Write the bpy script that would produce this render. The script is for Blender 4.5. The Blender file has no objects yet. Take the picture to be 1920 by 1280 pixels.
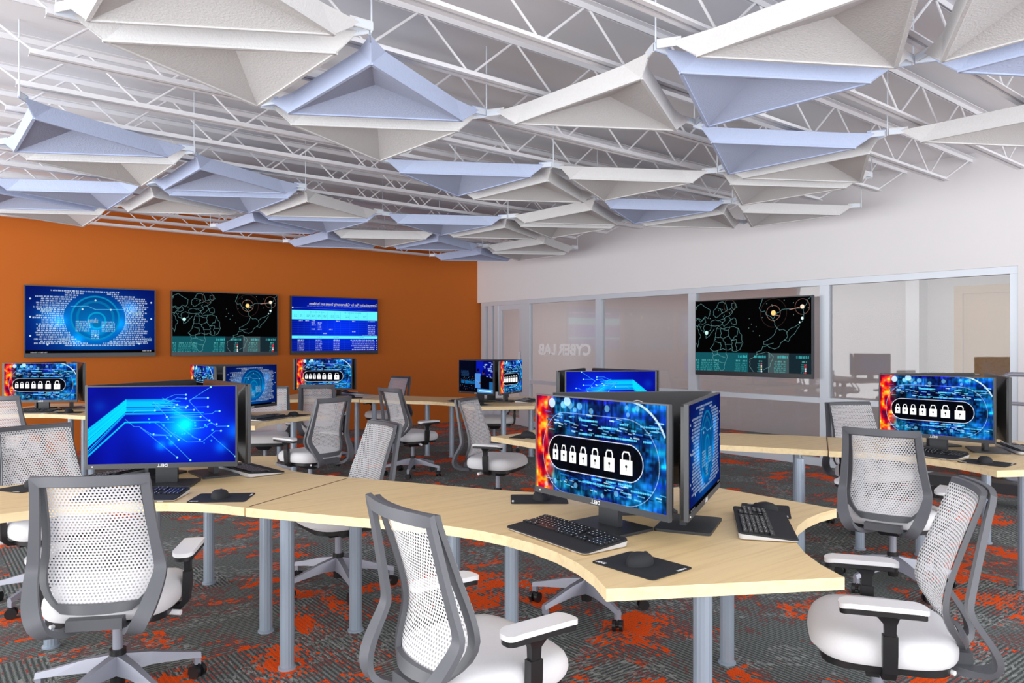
import bpy, bmesh, math, random
import numpy as np
from mathutils import Vector, Matrix

sc = bpy.context.scene
COL = sc.collection
PI = math.pi

# ------------------------------------------------------------------ camera
# world X runs along the orange wall (to the right), world Y along the glass wall (away)
cam_d = bpy.data.cameras.new('camera'); cam = bpy.data.objects.new('camera', cam_d); COL.objects.link(cam)
cam_d.sensor_width = 36.0; cam_d.lens = 27.0; cam_d.shift_y = 0.00104
cam_d.clip_start = 0.05; cam_d.clip_end = 100
cam.location = (0, 0, 1.4)
cam.rotation_euler = (PI/2, 0, -math.atan2(0.6204, 0.7842))
sc.camera = cam

# ------------------------------------------------------------------ world, lights, exposure
w = bpy.data.worlds.new('daylight'); sc.world = w; w.use_nodes = True
bg = w.node_tree.nodes['Background']; bg.inputs[0].default_value = (0.93, 0.965, 1.0, 1); bg.inputs[1].default_value = 1.3

def area(name, loc, rot, sx, sy, power, color=(1, 1, 1)):
    l = bpy.data.lights.new(name, 'AREA'); l.shape = 'RECTANGLE'; l.size = sx; l.size_y = sy; l.energy = power; l.color = color
    o = bpy.data.objects.new(name, l); COL.objects.link(o); o.location = loc; o.rotation_euler = rot
    return o
area('window_daylight', (-7.0, 5.4, 0.9), (0, -PI/2-0.24, 0), 5.0, 18.0, 1320, (1.0, 0.995, 0.985))
area('added_rear_fill', (2.8, -6.2, 0.8), (PI/2+0.24, 0, 0), 13.0, 4.4, 820, (0.98, 0.99, 1.0))  # soft fill added behind the camera, not a window
area('added_corridor_fill', (9.4, 8.2, 2.55), (0, 0, 0), 0.6, 9.5, 42, (1.0, 0.97, 0.95))  # unseen lamp added to brighten the corridor behind the glass

sc.view_settings.view_transform = 'Standard'; sc.view_settings.look = 'None'
sc.view_settings.exposure = 0.0; sc.view_settings.gamma = 1.0
sc.view_settings.use_curve_mapping = False
sc.cycles.max_bounces = 10; sc.cycles.transparent_max_bounces = 24; sc.cycles.diffuse_bounces = 5
sc.cycles.sample_clamp_indirect = 6.0

# ------------------------------------------------------------------ node helpers
class G:
    def __init__(s, name):
        s.m = bpy.data.materials.new(name); s.m.use_nodes = True
        s.nt = s.m.node_tree; s.N = s.nt.nodes; s.L = s.nt.links
        s.b = s.N['Principled BSDF']; s.out = s.N['Material Output']
    def lk(s, a, b): s.L.new(a, b)
    def inp(s, n, i, v):
        if hasattr(v, 'links') or isinstance(v, bpy.types.NodeSocket): s.L.new(v, n.inputs[i])
        elif v is not None: n.inputs[i].default_value = v
    def math(s, op, a, b=None, c=None, clamp=False):
        n = s.N.new('ShaderNodeMath'); n.operation = op; n.use_clamp = clamp
        s.inp(n, 0, a); s.inp(n, 1, b); s.inp(n, 2, c)
        return n.outputs[0]
    def mix(s, f, a, b):
        n = s.N.new('ShaderNodeMix'); n.data_type = 'RGBA'
        s.inp(n, 0, f); s.inp(n, 6, a); s.inp(n, 7, b)
        return n.outputs[2]
    def pos(s):
        return s.N.new('ShaderNodeNewGeometry').outputs['Position']
    def obj(s):
        return s.N.new('ShaderNodeTexCoord').outputs['Object']
    def uv(s):
        return s.N.new('ShaderNodeTexCoord').outputs['UV']
    def sep(s, v):
        n = s.N.new('ShaderNodeSeparateXYZ'); s.L.new(v, n.inputs[0]); return n.outputs
    def comb(s, x, y, z=0.0):
        n = s.N.new('ShaderNodeCombineXYZ'); s.inp(n, 0, x); s.inp(n, 1, y); s.inp(n, 2, z); return n.outputs[0]
    def noise(s, v, scale, detail=2.0, rough=0.5):
        n = s.N.new('ShaderNodeTexNoise'); s.inp(n, 'Vector', v); n.inputs['Scale'].default_value = scale
        n.inputs['Detail'].default_value = detail; n.inputs['Roughness'].default_value = rough
        return n.outputs['Fac']
    def mapping(s, v, scale=(1, 1, 1), rot=(0, 0, 0)):
        n = s.N.new('ShaderNodeMapping'); s.L.new(v, n.inputs[0]); n.inputs['Scale'].default_value = scale
        n.inputs['Rotation'].default_value = rot; return n.outputs[0]
    def ramp(s, f, stops):
        n = s.N.new('ShaderNodeValToRGB'); s.L.new(f, n.inputs[0]); e = n.color_ramp.elements
        while len(e) < len(stops): e.new(0.5)
        for k, (p, c) in enumerate(stops):
            e[k].position = p; e[k].color = (c[0], c[1], c[2], 1) if len(c) == 3 else c
        return n.outputs[0]
    def bump(s, h, strength=0.2, dist=0.01):
        n = s.N.new('ShaderNodeBump'); s.L.new(h, n.inputs['Height']); n.inputs['Strength'].default_value = strength
        n.inputs['Distance'].default_value = dist; s.L.new(n.outputs[0], s.b.inputs['Normal'])

def plain(name, col, rough=0.5, metal=0.0, spec=0.5, var=0.04, vscale=30, bump=0.0, bscale=200, bdist=0.001):
    g = G(name)
    f = g.noise(g.obj(), vscale, 2)
    c2 = tuple(max(0, x*(1-var)) for x in col)+(1,); c1 = tuple(min(1, x*(1+var)) for x in col)+(1,)
    g.lk(g.mix(f, c2, c1), g.b.inputs['Base Color'])
    g.b.inputs['Roughness'].default_value = rough; g.b.inputs['Metallic'].default_value = metal
    g.b.inputs['Specular IOR Level'].default_value = spec
    if bump: g.bump(g.noise(g.obj(), bscale, 2), bump, bdist)
    return g.m

def srgb(r, g, b):
    f = lambda c: (c/255/12.92) if c/255 <= 0.04045 else ((c/255+0.055)/1.055)**2.4
    return (f(r), f(g), f(b))

M = {}
M['white_wall'] = plain('white_paint', srgb(232, 231, 233), 0.85, spec=0.25, var=0.01, vscale=2, bump=0.05, bscale=300)
M['ceil'] = plain('ceiling_paint', srgb(240, 240, 243), 0.9, spec=0.2, var=0.012, vscale=1)
M['orange'] = plain('orange_paint', srgb(192, 103, 36), 0.8, spec=0.25, var=0.02, vscale=1.5, bump=0.05, bscale=300)
M['joist'] = plain('white_steel', srgb(232, 232, 236), 0.45, spec=0.4, var=0.01)
M['frame_alu'] = plain('pale_aluminium', srgb(214, 222, 232), 0.35, metal=0.1, spec=0.5, var=0.01)
M['leg'] = plain('silver_leg', srgb(160, 174, 190), 0.34, metal=0.35, var=0.01)
M['corr_wall'] = plain('corridor_wall', srgb(206, 199, 200), 0.85, spec=0.2, var=0.02, vscale=0.8)
M['corr_white'] = plain('corridor_white', srgb(226, 226, 230), 0.8, spec=0.2, var=0.01)
M['felt_grey'] = plain('felt_grey', srgb(208, 208, 209), 0.95, spec=0.1, var=0.04, vscale=90, bump=0.7, bscale=95, bdist=0.004)
M['felt_blue'] = plain('felt_blue', srgb(180, 192, 220), 0.95, spec=0.1, var=0.04, vscale=90, bump=0.7, bscale=95, bdist=0.004)
M['chair_frame'] = plain('chair_frame_grey', srgb(100, 102, 108), 0.42, spec=0.4, var=0.03, bump=0.05, bscale=900)
M['chair_dark'] = plain('chair_dark', srgb(52, 53, 57), 0.4, spec=0.4, var=0.03)
M['black'] = plain('black_plastic', srgb(30, 30, 32), 0.35, spec=0.5, var=0.05)
M['blackmatte'] = plain('black_rubber', srgb(44, 45, 48), 0.75, spec=0.3, var=0.05, bump=0.1, bscale=900)
M['seat'] = plain('white_fabric', srgb(228, 228, 231), 0.9, spec=0.15, var=0.03, vscale=120, bump=0.25, bscale=500)
M['pad'] = plain('white_arm_pad', srgb(236, 236, 238), 0.6, spec=0.3, var=0.01)
M['base'] = plain('base_metal', srgb(152, 154, 167), 0.4, metal=0.25, var=0.01)
M['mon'] = plain('monitor_black', srgb(34, 35, 37), 0.28, spec=0.5, var=0.05)
M['monframe'] = plain('monitor_bezel', srgb(62, 64, 68), 0.35, metal=0.2, var=0.03)
M['foot'] = plain('monitor_foot', srgb(56, 58, 62), 0.4, metal=0.2, var=0.03)
M['mark'] = plain('white_marking', srgb(240, 240, 240), 0.6, var=0.0)
M['letter'] = plain('frosted_letter', srgb(250, 250, 252), 0.7, var=0.0)
M['kbd_white'] = plain('keyboard_underside', srgb(206, 207, 212), 0.5, var=0.02)
M['tvframe'] = plain('screen_bezel', srgb(46, 48, 52), 0.3, spec=0.5, var=0.03)

def wood(name, light, dark, scale=1.0, rot=0.0):
    g = G(name)
    p = g.mapping(g.obj(), (1.2*scale, 26*scale, 26*scale), (0, 0, rot))
    f = g.noise(p, 1.4, 5, 0.6); f2 = g.noise(g.mapping(g.obj(), (2.5*scale, 140*scale, 140*scale), (0, 0, rot)), 1.5, 3, 0.7)
    c = g.ramp(g.math('ADD', g.math('MULTIPLY', f, 0.75), g.math('MULTIPLY', f2, 0.25)), [(0.3, dark), (0.5, light), (0.72, tuple(min(1, x*1.07) for x in light))])
    g.lk(c, g.b.inputs['Base Color']); g.b.inputs['Roughness'].default_value = 0.42
    g.b.inputs['Specular IOR Level'].default_value = 0.4
    return g.m
M['wood'] = wood('maple_top', srgb(242, 213, 160), srgb(226, 194, 140), rot=0.67)
M['edge'] = wood('maple_edge', srgb(243, 220, 174), srgb(230, 203, 154), rot=0.67)
M['joint'] = plain('joint_brown', srgb(112, 78, 44), 0.7, var=0.05)
M['doorwood'] = wood('door_wood', srgb(196, 156, 106), srgb(176, 136, 88), rot=0.0)

def carpet():
    g = G('carpet_tiles')
    x, y, z = g.sep(g.pos())
    T = 0.5
    ix = g.math('FLOOR', g.math('DIVIDE', x, T)); iy = g.math('FLOOR', g.math('DIVIDE', y, T))
    wn = g.N.new('ShaderNodeTexWhiteNoise'); wn.noise_dimensions = '2D'; g.lk(g.comb(ix, iy), wn.inputs['Vector'])
    rnd = wn.outputs['Value']
    par = g.math('GREATER_THAN', rnd, 0.5)
    # s across the stripes, t along them
    s_ = g.math('ADD', g.math('MULTIPLY', x, par), g.math('MULTIPLY', y, g.math('SUBTRACT', 1.0, par)))
    t_ = g.math('ADD', g.math('MULTIPLY', y, par), g.math('MULTIPLY', x, g.math('SUBTRACT', 1.0, par)))
    wob = g.noise(g.comb(g.math('MULTIPLY', s_, 60.0), g.math('MULTIPLY', t_, 90.0)), 1.0, 1)
    stripe = g.math('SINE', g.math('ADD', g.math('MULTIPLY', s_, 2*PI/0.0215), g.math('MULTIPLY', wob, 2.4)))
    stripe01 = g.math('MULTIPLY_ADD', stripe, 0.5, 0.5)
    fine = g.noise(g.pos(), 240, 2, 0.7)
    tuft = g.math('MULTIPLY_ADD', fine, 1.0, g.math('MULTIPLY', stripe01, 0.30))
    base = g.ramp(tuft, [(0.40, srgb(60, 64, 65)), (0.64, srgb(100, 106, 105)), (0.86, srgb(146, 153, 151))])
    # pale flecks, streaked along the pile
    fl = g.noise(g.comb(g.math('MULTIPLY', s_, 70.0), g.math('MULTIPLY', t_, 22.0), ix), 1.0, 2)
    flm = g.noise(g.pos(), 2.3, 3)
    fleck = g.math('MULTIPLY', g.math('GREATER_THAN', fl, 0.57), g.math('GREATER_THAN', flm, 0.53))
    c = g.mix(g.math('MULTIPLY', fleck, 0.6), base, (*srgb(182, 186, 184), 1))
    # orange fields: blocky edge, ragged in stitches
    off = g.comb(g.math('MULTIPLY', rnd, 7.0), 3.1, 0.0)
    q = 0.014
    qx = g.math('MULTIPLY', g.math('FLOOR', g.math('DIVIDE', s_, q)), q); qy = g.math('MULTIPLY', g.math('FLOOR', g.math('DIVIDE', t_, q*1.6)), q*1.6)
    big = g.noise(g.mapping(g.pos(), (1, 1, 1)), 1.25, 1)
    blk = g.noise(g.comb(g.math('MULTIPLY', qx, 6.5), g.math('MULTIPLY', qy, 4.4), g.math('MULTIPLY', rnd, 5.0)), 1.0, 1)
    wc = g.N.new('ShaderNodeTexWhiteNoise'); wc.noise_dimensions = '3D'; g.lk(g.comb(g.math('FLOOR', g.math('DIVIDE', s_, 0.125)), g.math('FLOOR', g.math('DIVIDE', t_, 0.25)), ix), wc.inputs['Vector'])
    st = g.noise(g.comb(g.math('MULTIPLY', qx, 61.0), g.math('MULTIPLY', qy, 43.0)), 1.0, 2)
    v = g.math('ADD', g.math('ADD', g.math('MULTIPLY', big, 0.95), g.math('MULTIPLY_ADD', wc.outputs['Value'], 0.22, g.math('MULTIPLY', blk, 0.62))), g.math('MULTIPLY', st, 0.62))
    om = g.math('GREATER_THAN', v, 1.37)
    om = g.math('MULTIPLY', om, g.math('GREATER_THAN', g.math('ADD', fine, g.math('MULTIPLY', stripe01, 0.12)), 0.44))
    rm = g.math('MULTIPLY', g.math('GREATER_THAN', v, 1.25), g.math('GREATER_THAN', stripe, 0.35))
    rm = g.math('MULTIPLY', rm, g.math('GREATER_THAN', st, 0.47))
    c = g.mix(g.math('MULTIPLY', rm, 0.75), c, (*srgb(168, 44, 34), 1))
    oc = g.ramp(fine, [(0.35, srgb(238, 66, 12)), (0.65, srgb(255, 106, 30))])
    c = g.mix(om, c, oc)
    g.lk(c, g.b.inputs['Base Color']); g.b.inputs['Roughness'].default_value = 0.95
    g.b.inputs['Specular IOR Level'].default_value = 0.1
    g.bump(tuft, 0.6, 0.004)
    return g.m
M['carpet'] = carpet()

def knit():
    g = G('knit_mesh')
    u, v, _ = g.sep(g.uv())
    a = 0.0135
    def d2(du, dv):
        uu = g.math('ADD', g.math('DIVIDE', u, a), du); vv = g.math('ADD', g.math('DIVIDE', v, a*1.732), dv)
        fu = g.math('SUBTRACT', uu, g.math('ROUND', uu)); fv = g.math('MULTIPLY', g.math('SUBTRACT', vv, g.math('ROUND', vv)), 1.732)
        return g.math('ADD', g.math('MULTIPLY', fu, fu), g.math('MULTIPLY', fv, fv))
    d = g.math('MINIMUM', d2(0.0, 0.0), d2(0.5, 0.5))
    hole = g.math('LESS_THAN', d, 0.070)
    tr = g.N.new('ShaderNodeBsdfTransparent'); mixs = g.N.new('ShaderNodeMixShader')
    tl = g.N.new('ShaderNodeBsdfTranslucent'); tl.inputs[0].default_value = (0.86, 0.86, 0.88, 1)
    m2 = g.N.new('ShaderNodeMixShader'); m2.inputs[0].default_value = 0.3
    g.lk(g.b.outputs[0], m2.inputs[1]); g.lk(tl.outputs[0], m2.inputs[2])
    g.lk(hole, mixs.inputs[0]); g.lk(m2.outputs[0], mixs.inputs[1]); g.lk(tr.outputs[0], mixs.inputs[2])
    g.lk(mixs.outputs[0], g.out.inputs[0])
    g.lk(g.mix(g.noise(g.uv(), 300, 1), (0.86, 0.86, 0.87, 1), (0.94, 0.94, 0.95, 1)), g.b.inputs['Base Color'])
    g.b.inputs['Roughness'].default_value = 0.75; g.b.inputs['Specular IOR Level'].default_value = 0.2
    g.bump(d, 0.4, 0.002)
    return g.m
M['knit'] = knit()

def glass():
    g = G('partition_glass')
    tr = g.N.new('ShaderNodeBsdfTransparent'); tr.inputs[0].default_value = (0.93, 0.93, 0.935, 1)
    gl = g.N.new('ShaderNodeBsdfGlossy'); gl.inputs['Roughness'].default_value = 0.02; gl.inputs[0].default_value = (0.95, 0.96, 0.97, 1)
    fr = g.N.new('ShaderNodeLayerWeight'); fr.inputs[0].default_value = 0.5
    f = g.math('MULTIPLY_ADD', g.math('POWER', fr.outputs['Facing'], 4.0), 0.5, 0.038)
    ms = g.N.new('ShaderNodeMixShader'); g.lk(f, ms.inputs[0]); g.lk(tr.outputs[0], ms.inputs[1]); g.lk(gl.outputs[0], ms.inputs[2])
    g.lk(ms.outputs[0], g.out.inputs[0]); g.N.remove(g.b)
    return g.m
M['glass'] = glass()

def screen_mat(name='lit_screen', strength=1.35):
    g = G(name)
    a = g.N.new('ShaderNodeAttribute'); a.attribute_name = 'pixel'
    g.b.inputs['Base Color'].default_value = (0.002, 0.002, 0.0025, 1)
    g.lk(a.outputs['Color'], g.b.inputs['Emission Color']); g.b.inputs['Emission Strength'].default_value = strength
    g.b.inputs['Roughness'].default_value = 0.5; g.b.inputs['Specular IOR Level'].default_value = 0.0
    return g.m
M['screen'] = screen_mat()

# ------------------------------------------------------------------ mesh helpers
def obj(name, bm, mat, parent=None, smooth=False, weight=False):
    me = bpy.data.meshes.new(name)
    bmesh.ops.recalc_face_normals(bm, faces=bm.faces[:])
    bm.to_mesh(me); bm.free()
    if mat is not None:
        for m in (mat if isinstance(mat, (list, tuple)) else [mat]): me.materials.append(m)
    if smooth:
        me.polygons.foreach_set('use_smooth', [True]*len(me.polygons))
        try: me.set_sharp_from_angle(angle=math.radians(38))
        except Exception: pass
    o = bpy.data.objects.new(name, me); COL.objects.link(o)
    if parent is not None: o.parent = parent
    return o
def tag(o, label, cat, group=None, kind=None):
    o['label'] = label; o['category'] = cat
    if group: o['group'] = group
    if kind: o['kind'] = kind
    return o
def thing(name, label, cat, loc=(0, 0, 0), rz=0.0, group=None):
    o = bpy.data.objects.new(name, None); COL.objects.link(o); o.empty_display_size = 0.1
    o.location = loc; o.rotation_euler = (0, 0, rz)
    return tag(o, label, cat, group)
def dup(root, loc, rz, label=None, group=None, skip=()):
    r = root.copy(); COL.objects.link(r); r.location = loc; r.rotation_euler = (0, 0, rz)
    if label: r['label'] = label
    if group: r['group'] = group
    for ch in list(root.children):
        if ch.name.split('.')[0] in skip: continue
        c = ch.copy(); COL.objects.link(c); c.parent = r
        for gch in list(ch.children):
            d = gch.copy(); COL.objects.link(d); d.parent = c
    return r
def struct(name, bm, m, parent=None, smooth=False):
    o = obj(name, bm, m, parent, smooth)
    if parent is None: o['kind'] = 'structure'
    return o
def box(bm, x0, x1, y0, y1, z0, z1, mat=0, M_=None):
    vs = [bm.verts.new((x, y, z)) for x in (x0, x1) for y in (y0, y1) for z in (z0, z1)]
    if M_ is not None:
        for v in vs: v.co = M_ @ v.co
    for f in ((0, 1, 3, 2), (4, 6, 7, 5), (0, 4, 5, 1), (2, 3, 7, 6), (0, 2, 6, 4), (1, 5, 7, 3)):
        fc = bm.faces.new([vs[i] for i in f]); fc.material_index = mat
    return vs
def bevel(bm, w, seg=2, ang=0.5):
    es = [e for e in bm.edges if len(e.link_faces) == 2 and e.calc_face_angle(0) > ang]
    bmesh.ops.bevel(bm, geom=es, offset=w, segments=seg, profile=0.6, affect='EDGES', clamp_overlap=True)
def cyl(bm, p0, p1, r0, r1=None, n=20, caps=True):
    r1 = r0 if r1 is None else r1
    p0 = Vector(p0); p1 = Vector(p1); d = (p1-p0).normalized()
    a = d.orthogonal().normalized(); b = d.cross(a)
    A = []; B = []
    for k in range(n):
        t = 2*PI*k/n; dv = a*math.cos(t)+b*math.sin(t)
        A.append(bm.verts.new(p0+dv*r0)); B.append(bm.verts.new(p1+dv*r1))
    for k in range(n):
        bm.faces.new((A[k], A[(k+1) % n], B[(k+1) % n], B[k]))
    if caps:
        bm.faces.new(A[::-1]); bm.faces.new(B)
def prism(bm, pts, z0, z1, mat_side=0, mat_top=0):
    A = [bm.verts.new((p[0], p[1], z0)) for p in pts]; B = [bm.verts.new((p[0], p[1], z1)) for p in pts]
    n = len(pts)
    for k in range(n):
        f = bm.faces.new((A[k], A[(k+1) % n], B[(k+1) % n], B[k])); f.material_index = mat_side
    f1 = bm.faces.new(A[::-1]); f2 = bm.faces.new(B); f1.material_index = mat_top; f2.material_index = mat_top
    return A, B
def rrect(w, h, r, n=5, cx=0, cy=0):
    out = []
    for sx, sy, a0 in ((1, 1, 0), (-1, 1, 90), (-1, -1, 180), (1, -1, 270)):
        for k in range(n+1):
            a = math.radians(a0+90*k/n)
            out.append((cx+sx*(w/2-r)+r*math.cos(a), cy+sy*(h/2-r)+r*math.sin(a)))
    return out
def sweep(bm, pts, secs, closed=False):
    """pts: list of Vector; secs: list of (A, B) half-extent vectors -> rectangular bar through the points"""
    rings = []
    for p, (a, b) in zip(pts, secs):
        p = Vector(p); a = Vector(a); b = Vector(b)
        rings.append([bm.verts.new(p+a+b), bm.verts.new(p-a+b), bm.verts.new(p-a-b), bm.verts.new(p+a-b)])
    n = len(rings)
    for k in range(n if closed else n-1):
        r0 = rings[k]; r1 = rings[(k+1) % n]
        for j in range(4):
            bm.faces.new((r0[j], r0[(j+1) % 4], r1[(j+1) % 4], r1[j]))
    if not closed:
        bm.faces.new(rings[0][::-1]); bm.faces.new(rings[-1])
def text_obj(name, body, size, mat, parent, mtx, extrude=0.0008, align='CENTER', bold=0.0):
    cu = bpy.data.curves.new(name, 'FONT'); cu.body = body; cu.size = size; cu.extrude = extrude; cu.align_x = align; cu.align_y = 'CENTER'
    cu.offset = bold; cu.resolution_u = 3
    t = bpy.data.objects.new(name, cu); COL.objects.link(t)
    dg = bpy.context.evaluated_depsgraph_get(); dg.update()
    me = bpy.data.meshes.new_from_object(t.evaluated_get(dg)); bpy.data.objects.remove(t)
    me.transform(mtx); me.materials.clear(); me.materials.append(mat); me.name = name
    o = bpy.data.objects.new(name, me); COL.objects.link(o)
    if parent is not None: o.parent = parent
    return o

# ------------------------------------------------------------------ room shell
WU = 8.14; WV = 11.27
CZ = lambda u, v: 3.30-0.0075*u-0.002*v
bm = bmesh.new(); box(bm, -2.6, WU+0.0, -3.0, WV, -0.1, 0); struct('floor', bm, M['carpet'])
bm = bmesh.new()
vs = box(bm, -2.2, WU, -3.0, WV, 3.30, 3.45)
for v in vs: v.co.z += -0.0075*v.co.x-0.002*v.co.y
struct('ceiling', bm, M['ceil'])
bm = bmesh.new(); box(bm, -2.2, WU+0.15, WV, WV+0.15, -0.1, 3.6); struct('wall_far', bm, M['orange'])
# glass wall: white bulkhead above the partition, solid white beside it
bm = bmesh.new()
box(bm, WU-0.02, WU+0.15, 2.68, WV, 2.115, 3.6)
box(bm, WU-0.02, WU+0.15, -3.0, 2.68, -0.1, 3.6)
struct('wall_right', bm, M['white_wall'])
# corridor beyond the glass
bm = bmesh.new(); box(bm, WU, 10.8, -3.0, 14.5, -0.12, -0.02); struct('floor_corridor', bm, M['carpet'])
bm = bmesh.new(); box(bm, WU+0.15, 10.8, -3.0, 14.5, 2.7, 2.8); struct('ceiling_corridor', bm, M['corr_white'])
bm = bmesh.new(); box(bm, 10.6, 10.75, -3.0, 14.5, -0.1, 2.8); box(bm, WU+0.15, 10.6, -3.0, -2.9, -0.1, 2.8); box(bm, WU+0.15, 10.6, 14.4, 14.5, -0.1, 2.8); struct('wall_corridor', bm, M['corr_wall'])
# wooden door + frame in the corridor wall
dr = bpy.data.objects.new('door_1', None); COL.objects.link(dr); dr.location = (10.6, 3.6, 0); dr['kind'] = 'structure'
bm = bmesh.new(); box(bm, -0.035, 0, -0.5, 0.5, 0, 2.02); obj('door_leaf', bm, M['doorwood'], dr)
bm = bmesh.new()
box(bm, -0.06, 0.0, 0.5, 0.6, 0, 2.12); box(bm, -0.06, 0.0, -0.6, -0.5, 0, 2.12); box(bm, -0.06, 0.0, -0.5, 0.5, 2.02, 2.12)
obj('door_frame', bm, M['doorwood'], dr)
bm = bmesh.new(); cyl(bm, (-0.09, 0.40, 1.0), (-0.035, 0.40, 1.0), 0.012); cyl(bm, (-0.09, 0.40, 1.0), (-0.09, 0.29, 1.0), 0.010)
obj('door_handle', bm, M['frame_alu'], dr)
# white pilaster in the corridor, left of the door
bm = bmesh.new(); box(bm, 10.35, 10.6, 4.55, 4.72, 0, 2.7); struct('trim_1', bm, M['corr_white'])

# partition frames
posts = [(11.17, 11.06), (10.96, 10.86), (10.78, 10.68), (10.02, 9.82), (8.26, 8.14), (6.52, 6.40), (4.66, 4.55), (2.75, 2.68)]
fx0, fx1 = WU-0.01, WU+0.07
bm = bmesh.new()
for a, b in posts: box(bm, fx0, fx1, b, a, 0.0, 2.045)
box(bm, fx0-0.004, fx1, 2.68, 11.17, 2.0455, 2.114)
box(bm, fx0+0.003, fx1-0.003, 2.7505, 9.8195, 0.001, 0.09)
for (a, b) in [(9.82, 8.26), (8.14, 6.52), (6.40, 4.66), (4.55, 2.75)]: box(bm, fx0+0.005, fx1-0.005, b, a, 0.715, 0.775)
struct('trim_2', bm, M['frame_alu'])
bm = bmesh.new()
box(bm, WU-0.012, WU-0.004, 2.64, 11.2, 2.115, 2.122)
struct('trim_3', bm, M['leg'])
for i, (a, b) in enumerate([(9.82, 8.26), (8.14, 6.52), (6.40, 4.66), (4.55, 2.75)]):
    wn = bpy.data.objects.new('window_%d' % (i+1), None); COL.objects.link(wn); wn.location = (WU+0.03, (a+b)/2, 0); wn['kind'] = 'structure'
    h = (a-b)/2
    bm = bmesh.new(); box(bm, -0.003, 0.003, -h, h, 0.775, 2.045); obj('upper_pane', bm, M['glass'], wn)
    bm = bmesh.new(); box(bm, -0.004, 0.004, -h, h, 0.09, 0.715); obj('lower_pane', bm, M['glass'], wn)
# glazed door of the lab
dr = bpy.data.objects.new('door_2', None); COL.objects.link(dr); dr.location = (WU+0.03, 10.35, 0); dr['kind'] = 'structure'
bm = bmesh.new()
box(bm, -0.025, 0.025, 0.25, 0.33, 0.01, 2.045); box(bm, -0.025, 0.025, -0.33, -0.25, 0.01, 2.045)
box(bm, -0.025, 0.025, -0.25, 0.25, 1.96, 2.045); box(bm, -0.025, 0.025, -0.25, 0.25, 0.01, 0.12)
obj('door_frame', bm, M['frame_alu'], dr)
bm = bmesh.new(); box(bm, -0.004, 0.004, -0.25, 0.25, 0.12, 1.96); obj('door_pane', bm, M['glass'], dr)
bm = bmesh.new(); cyl(bm, (-0.06, -0.29, 0.85), (-0.06, -0.29, 1.25), 0.010, n=10); cyl(bm, (-0.06, -0.29, 0.9), (-0.02, -0.29, 0.9), 0.006, n=8); cyl(bm, (-0.06, -0.29, 1.2), (-0.02, -0.29, 1.2), 0.006, n=8)
obj('door_handle', bm, M['frame_alu'], dr)
# narrow glazing strips beside the door
wn = bpy.data.objects.new('window_5', None); COL.objects.link(wn); wn.location = (WU+0.03, 10.9, 0); wn['kind'] = 'structure'
bm = bmesh.new(); box(bm, -0.004, 0.004, 0.06, 0.16, 0.0, 2.045); box(bm, -0.004, 0.004, -0.12, -0.04, 0.0, 2.045); obj('pane', bm, M['glass'], wn)

# lettering on the glass, read from the corridor side, so mirrored from inside
t = text_obj('glass_lettering', 'CYBER LAB', 0.245, M['letter'], None, Matrix.Identity(4), extrude=0.004, bold=0.010)
# scale to the measured width, mirrored as seen from the lab (C at the right-hand end)
xs = [v.co.x for v in t.data.vertices]; ys = [v.co.y for v in t.data.vertices]
sx = 1.22/(max(xs)-min(xs)); sy = 0.185/(max(ys)-min(ys)); cx = (max(xs)+min(xs))/2; cy = (max(ys)+min(ys))/2
for v in t.data.vertices:
    x, y, z = v.co; v.co = (WU+0.018+z, 9.0+(x-cx)*sx-0.0, 1.29+(y-cy)*sy)
tag(t, 'frosted white CYBER LAB lettering on the glass partition beside the door', 'sign')

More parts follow.
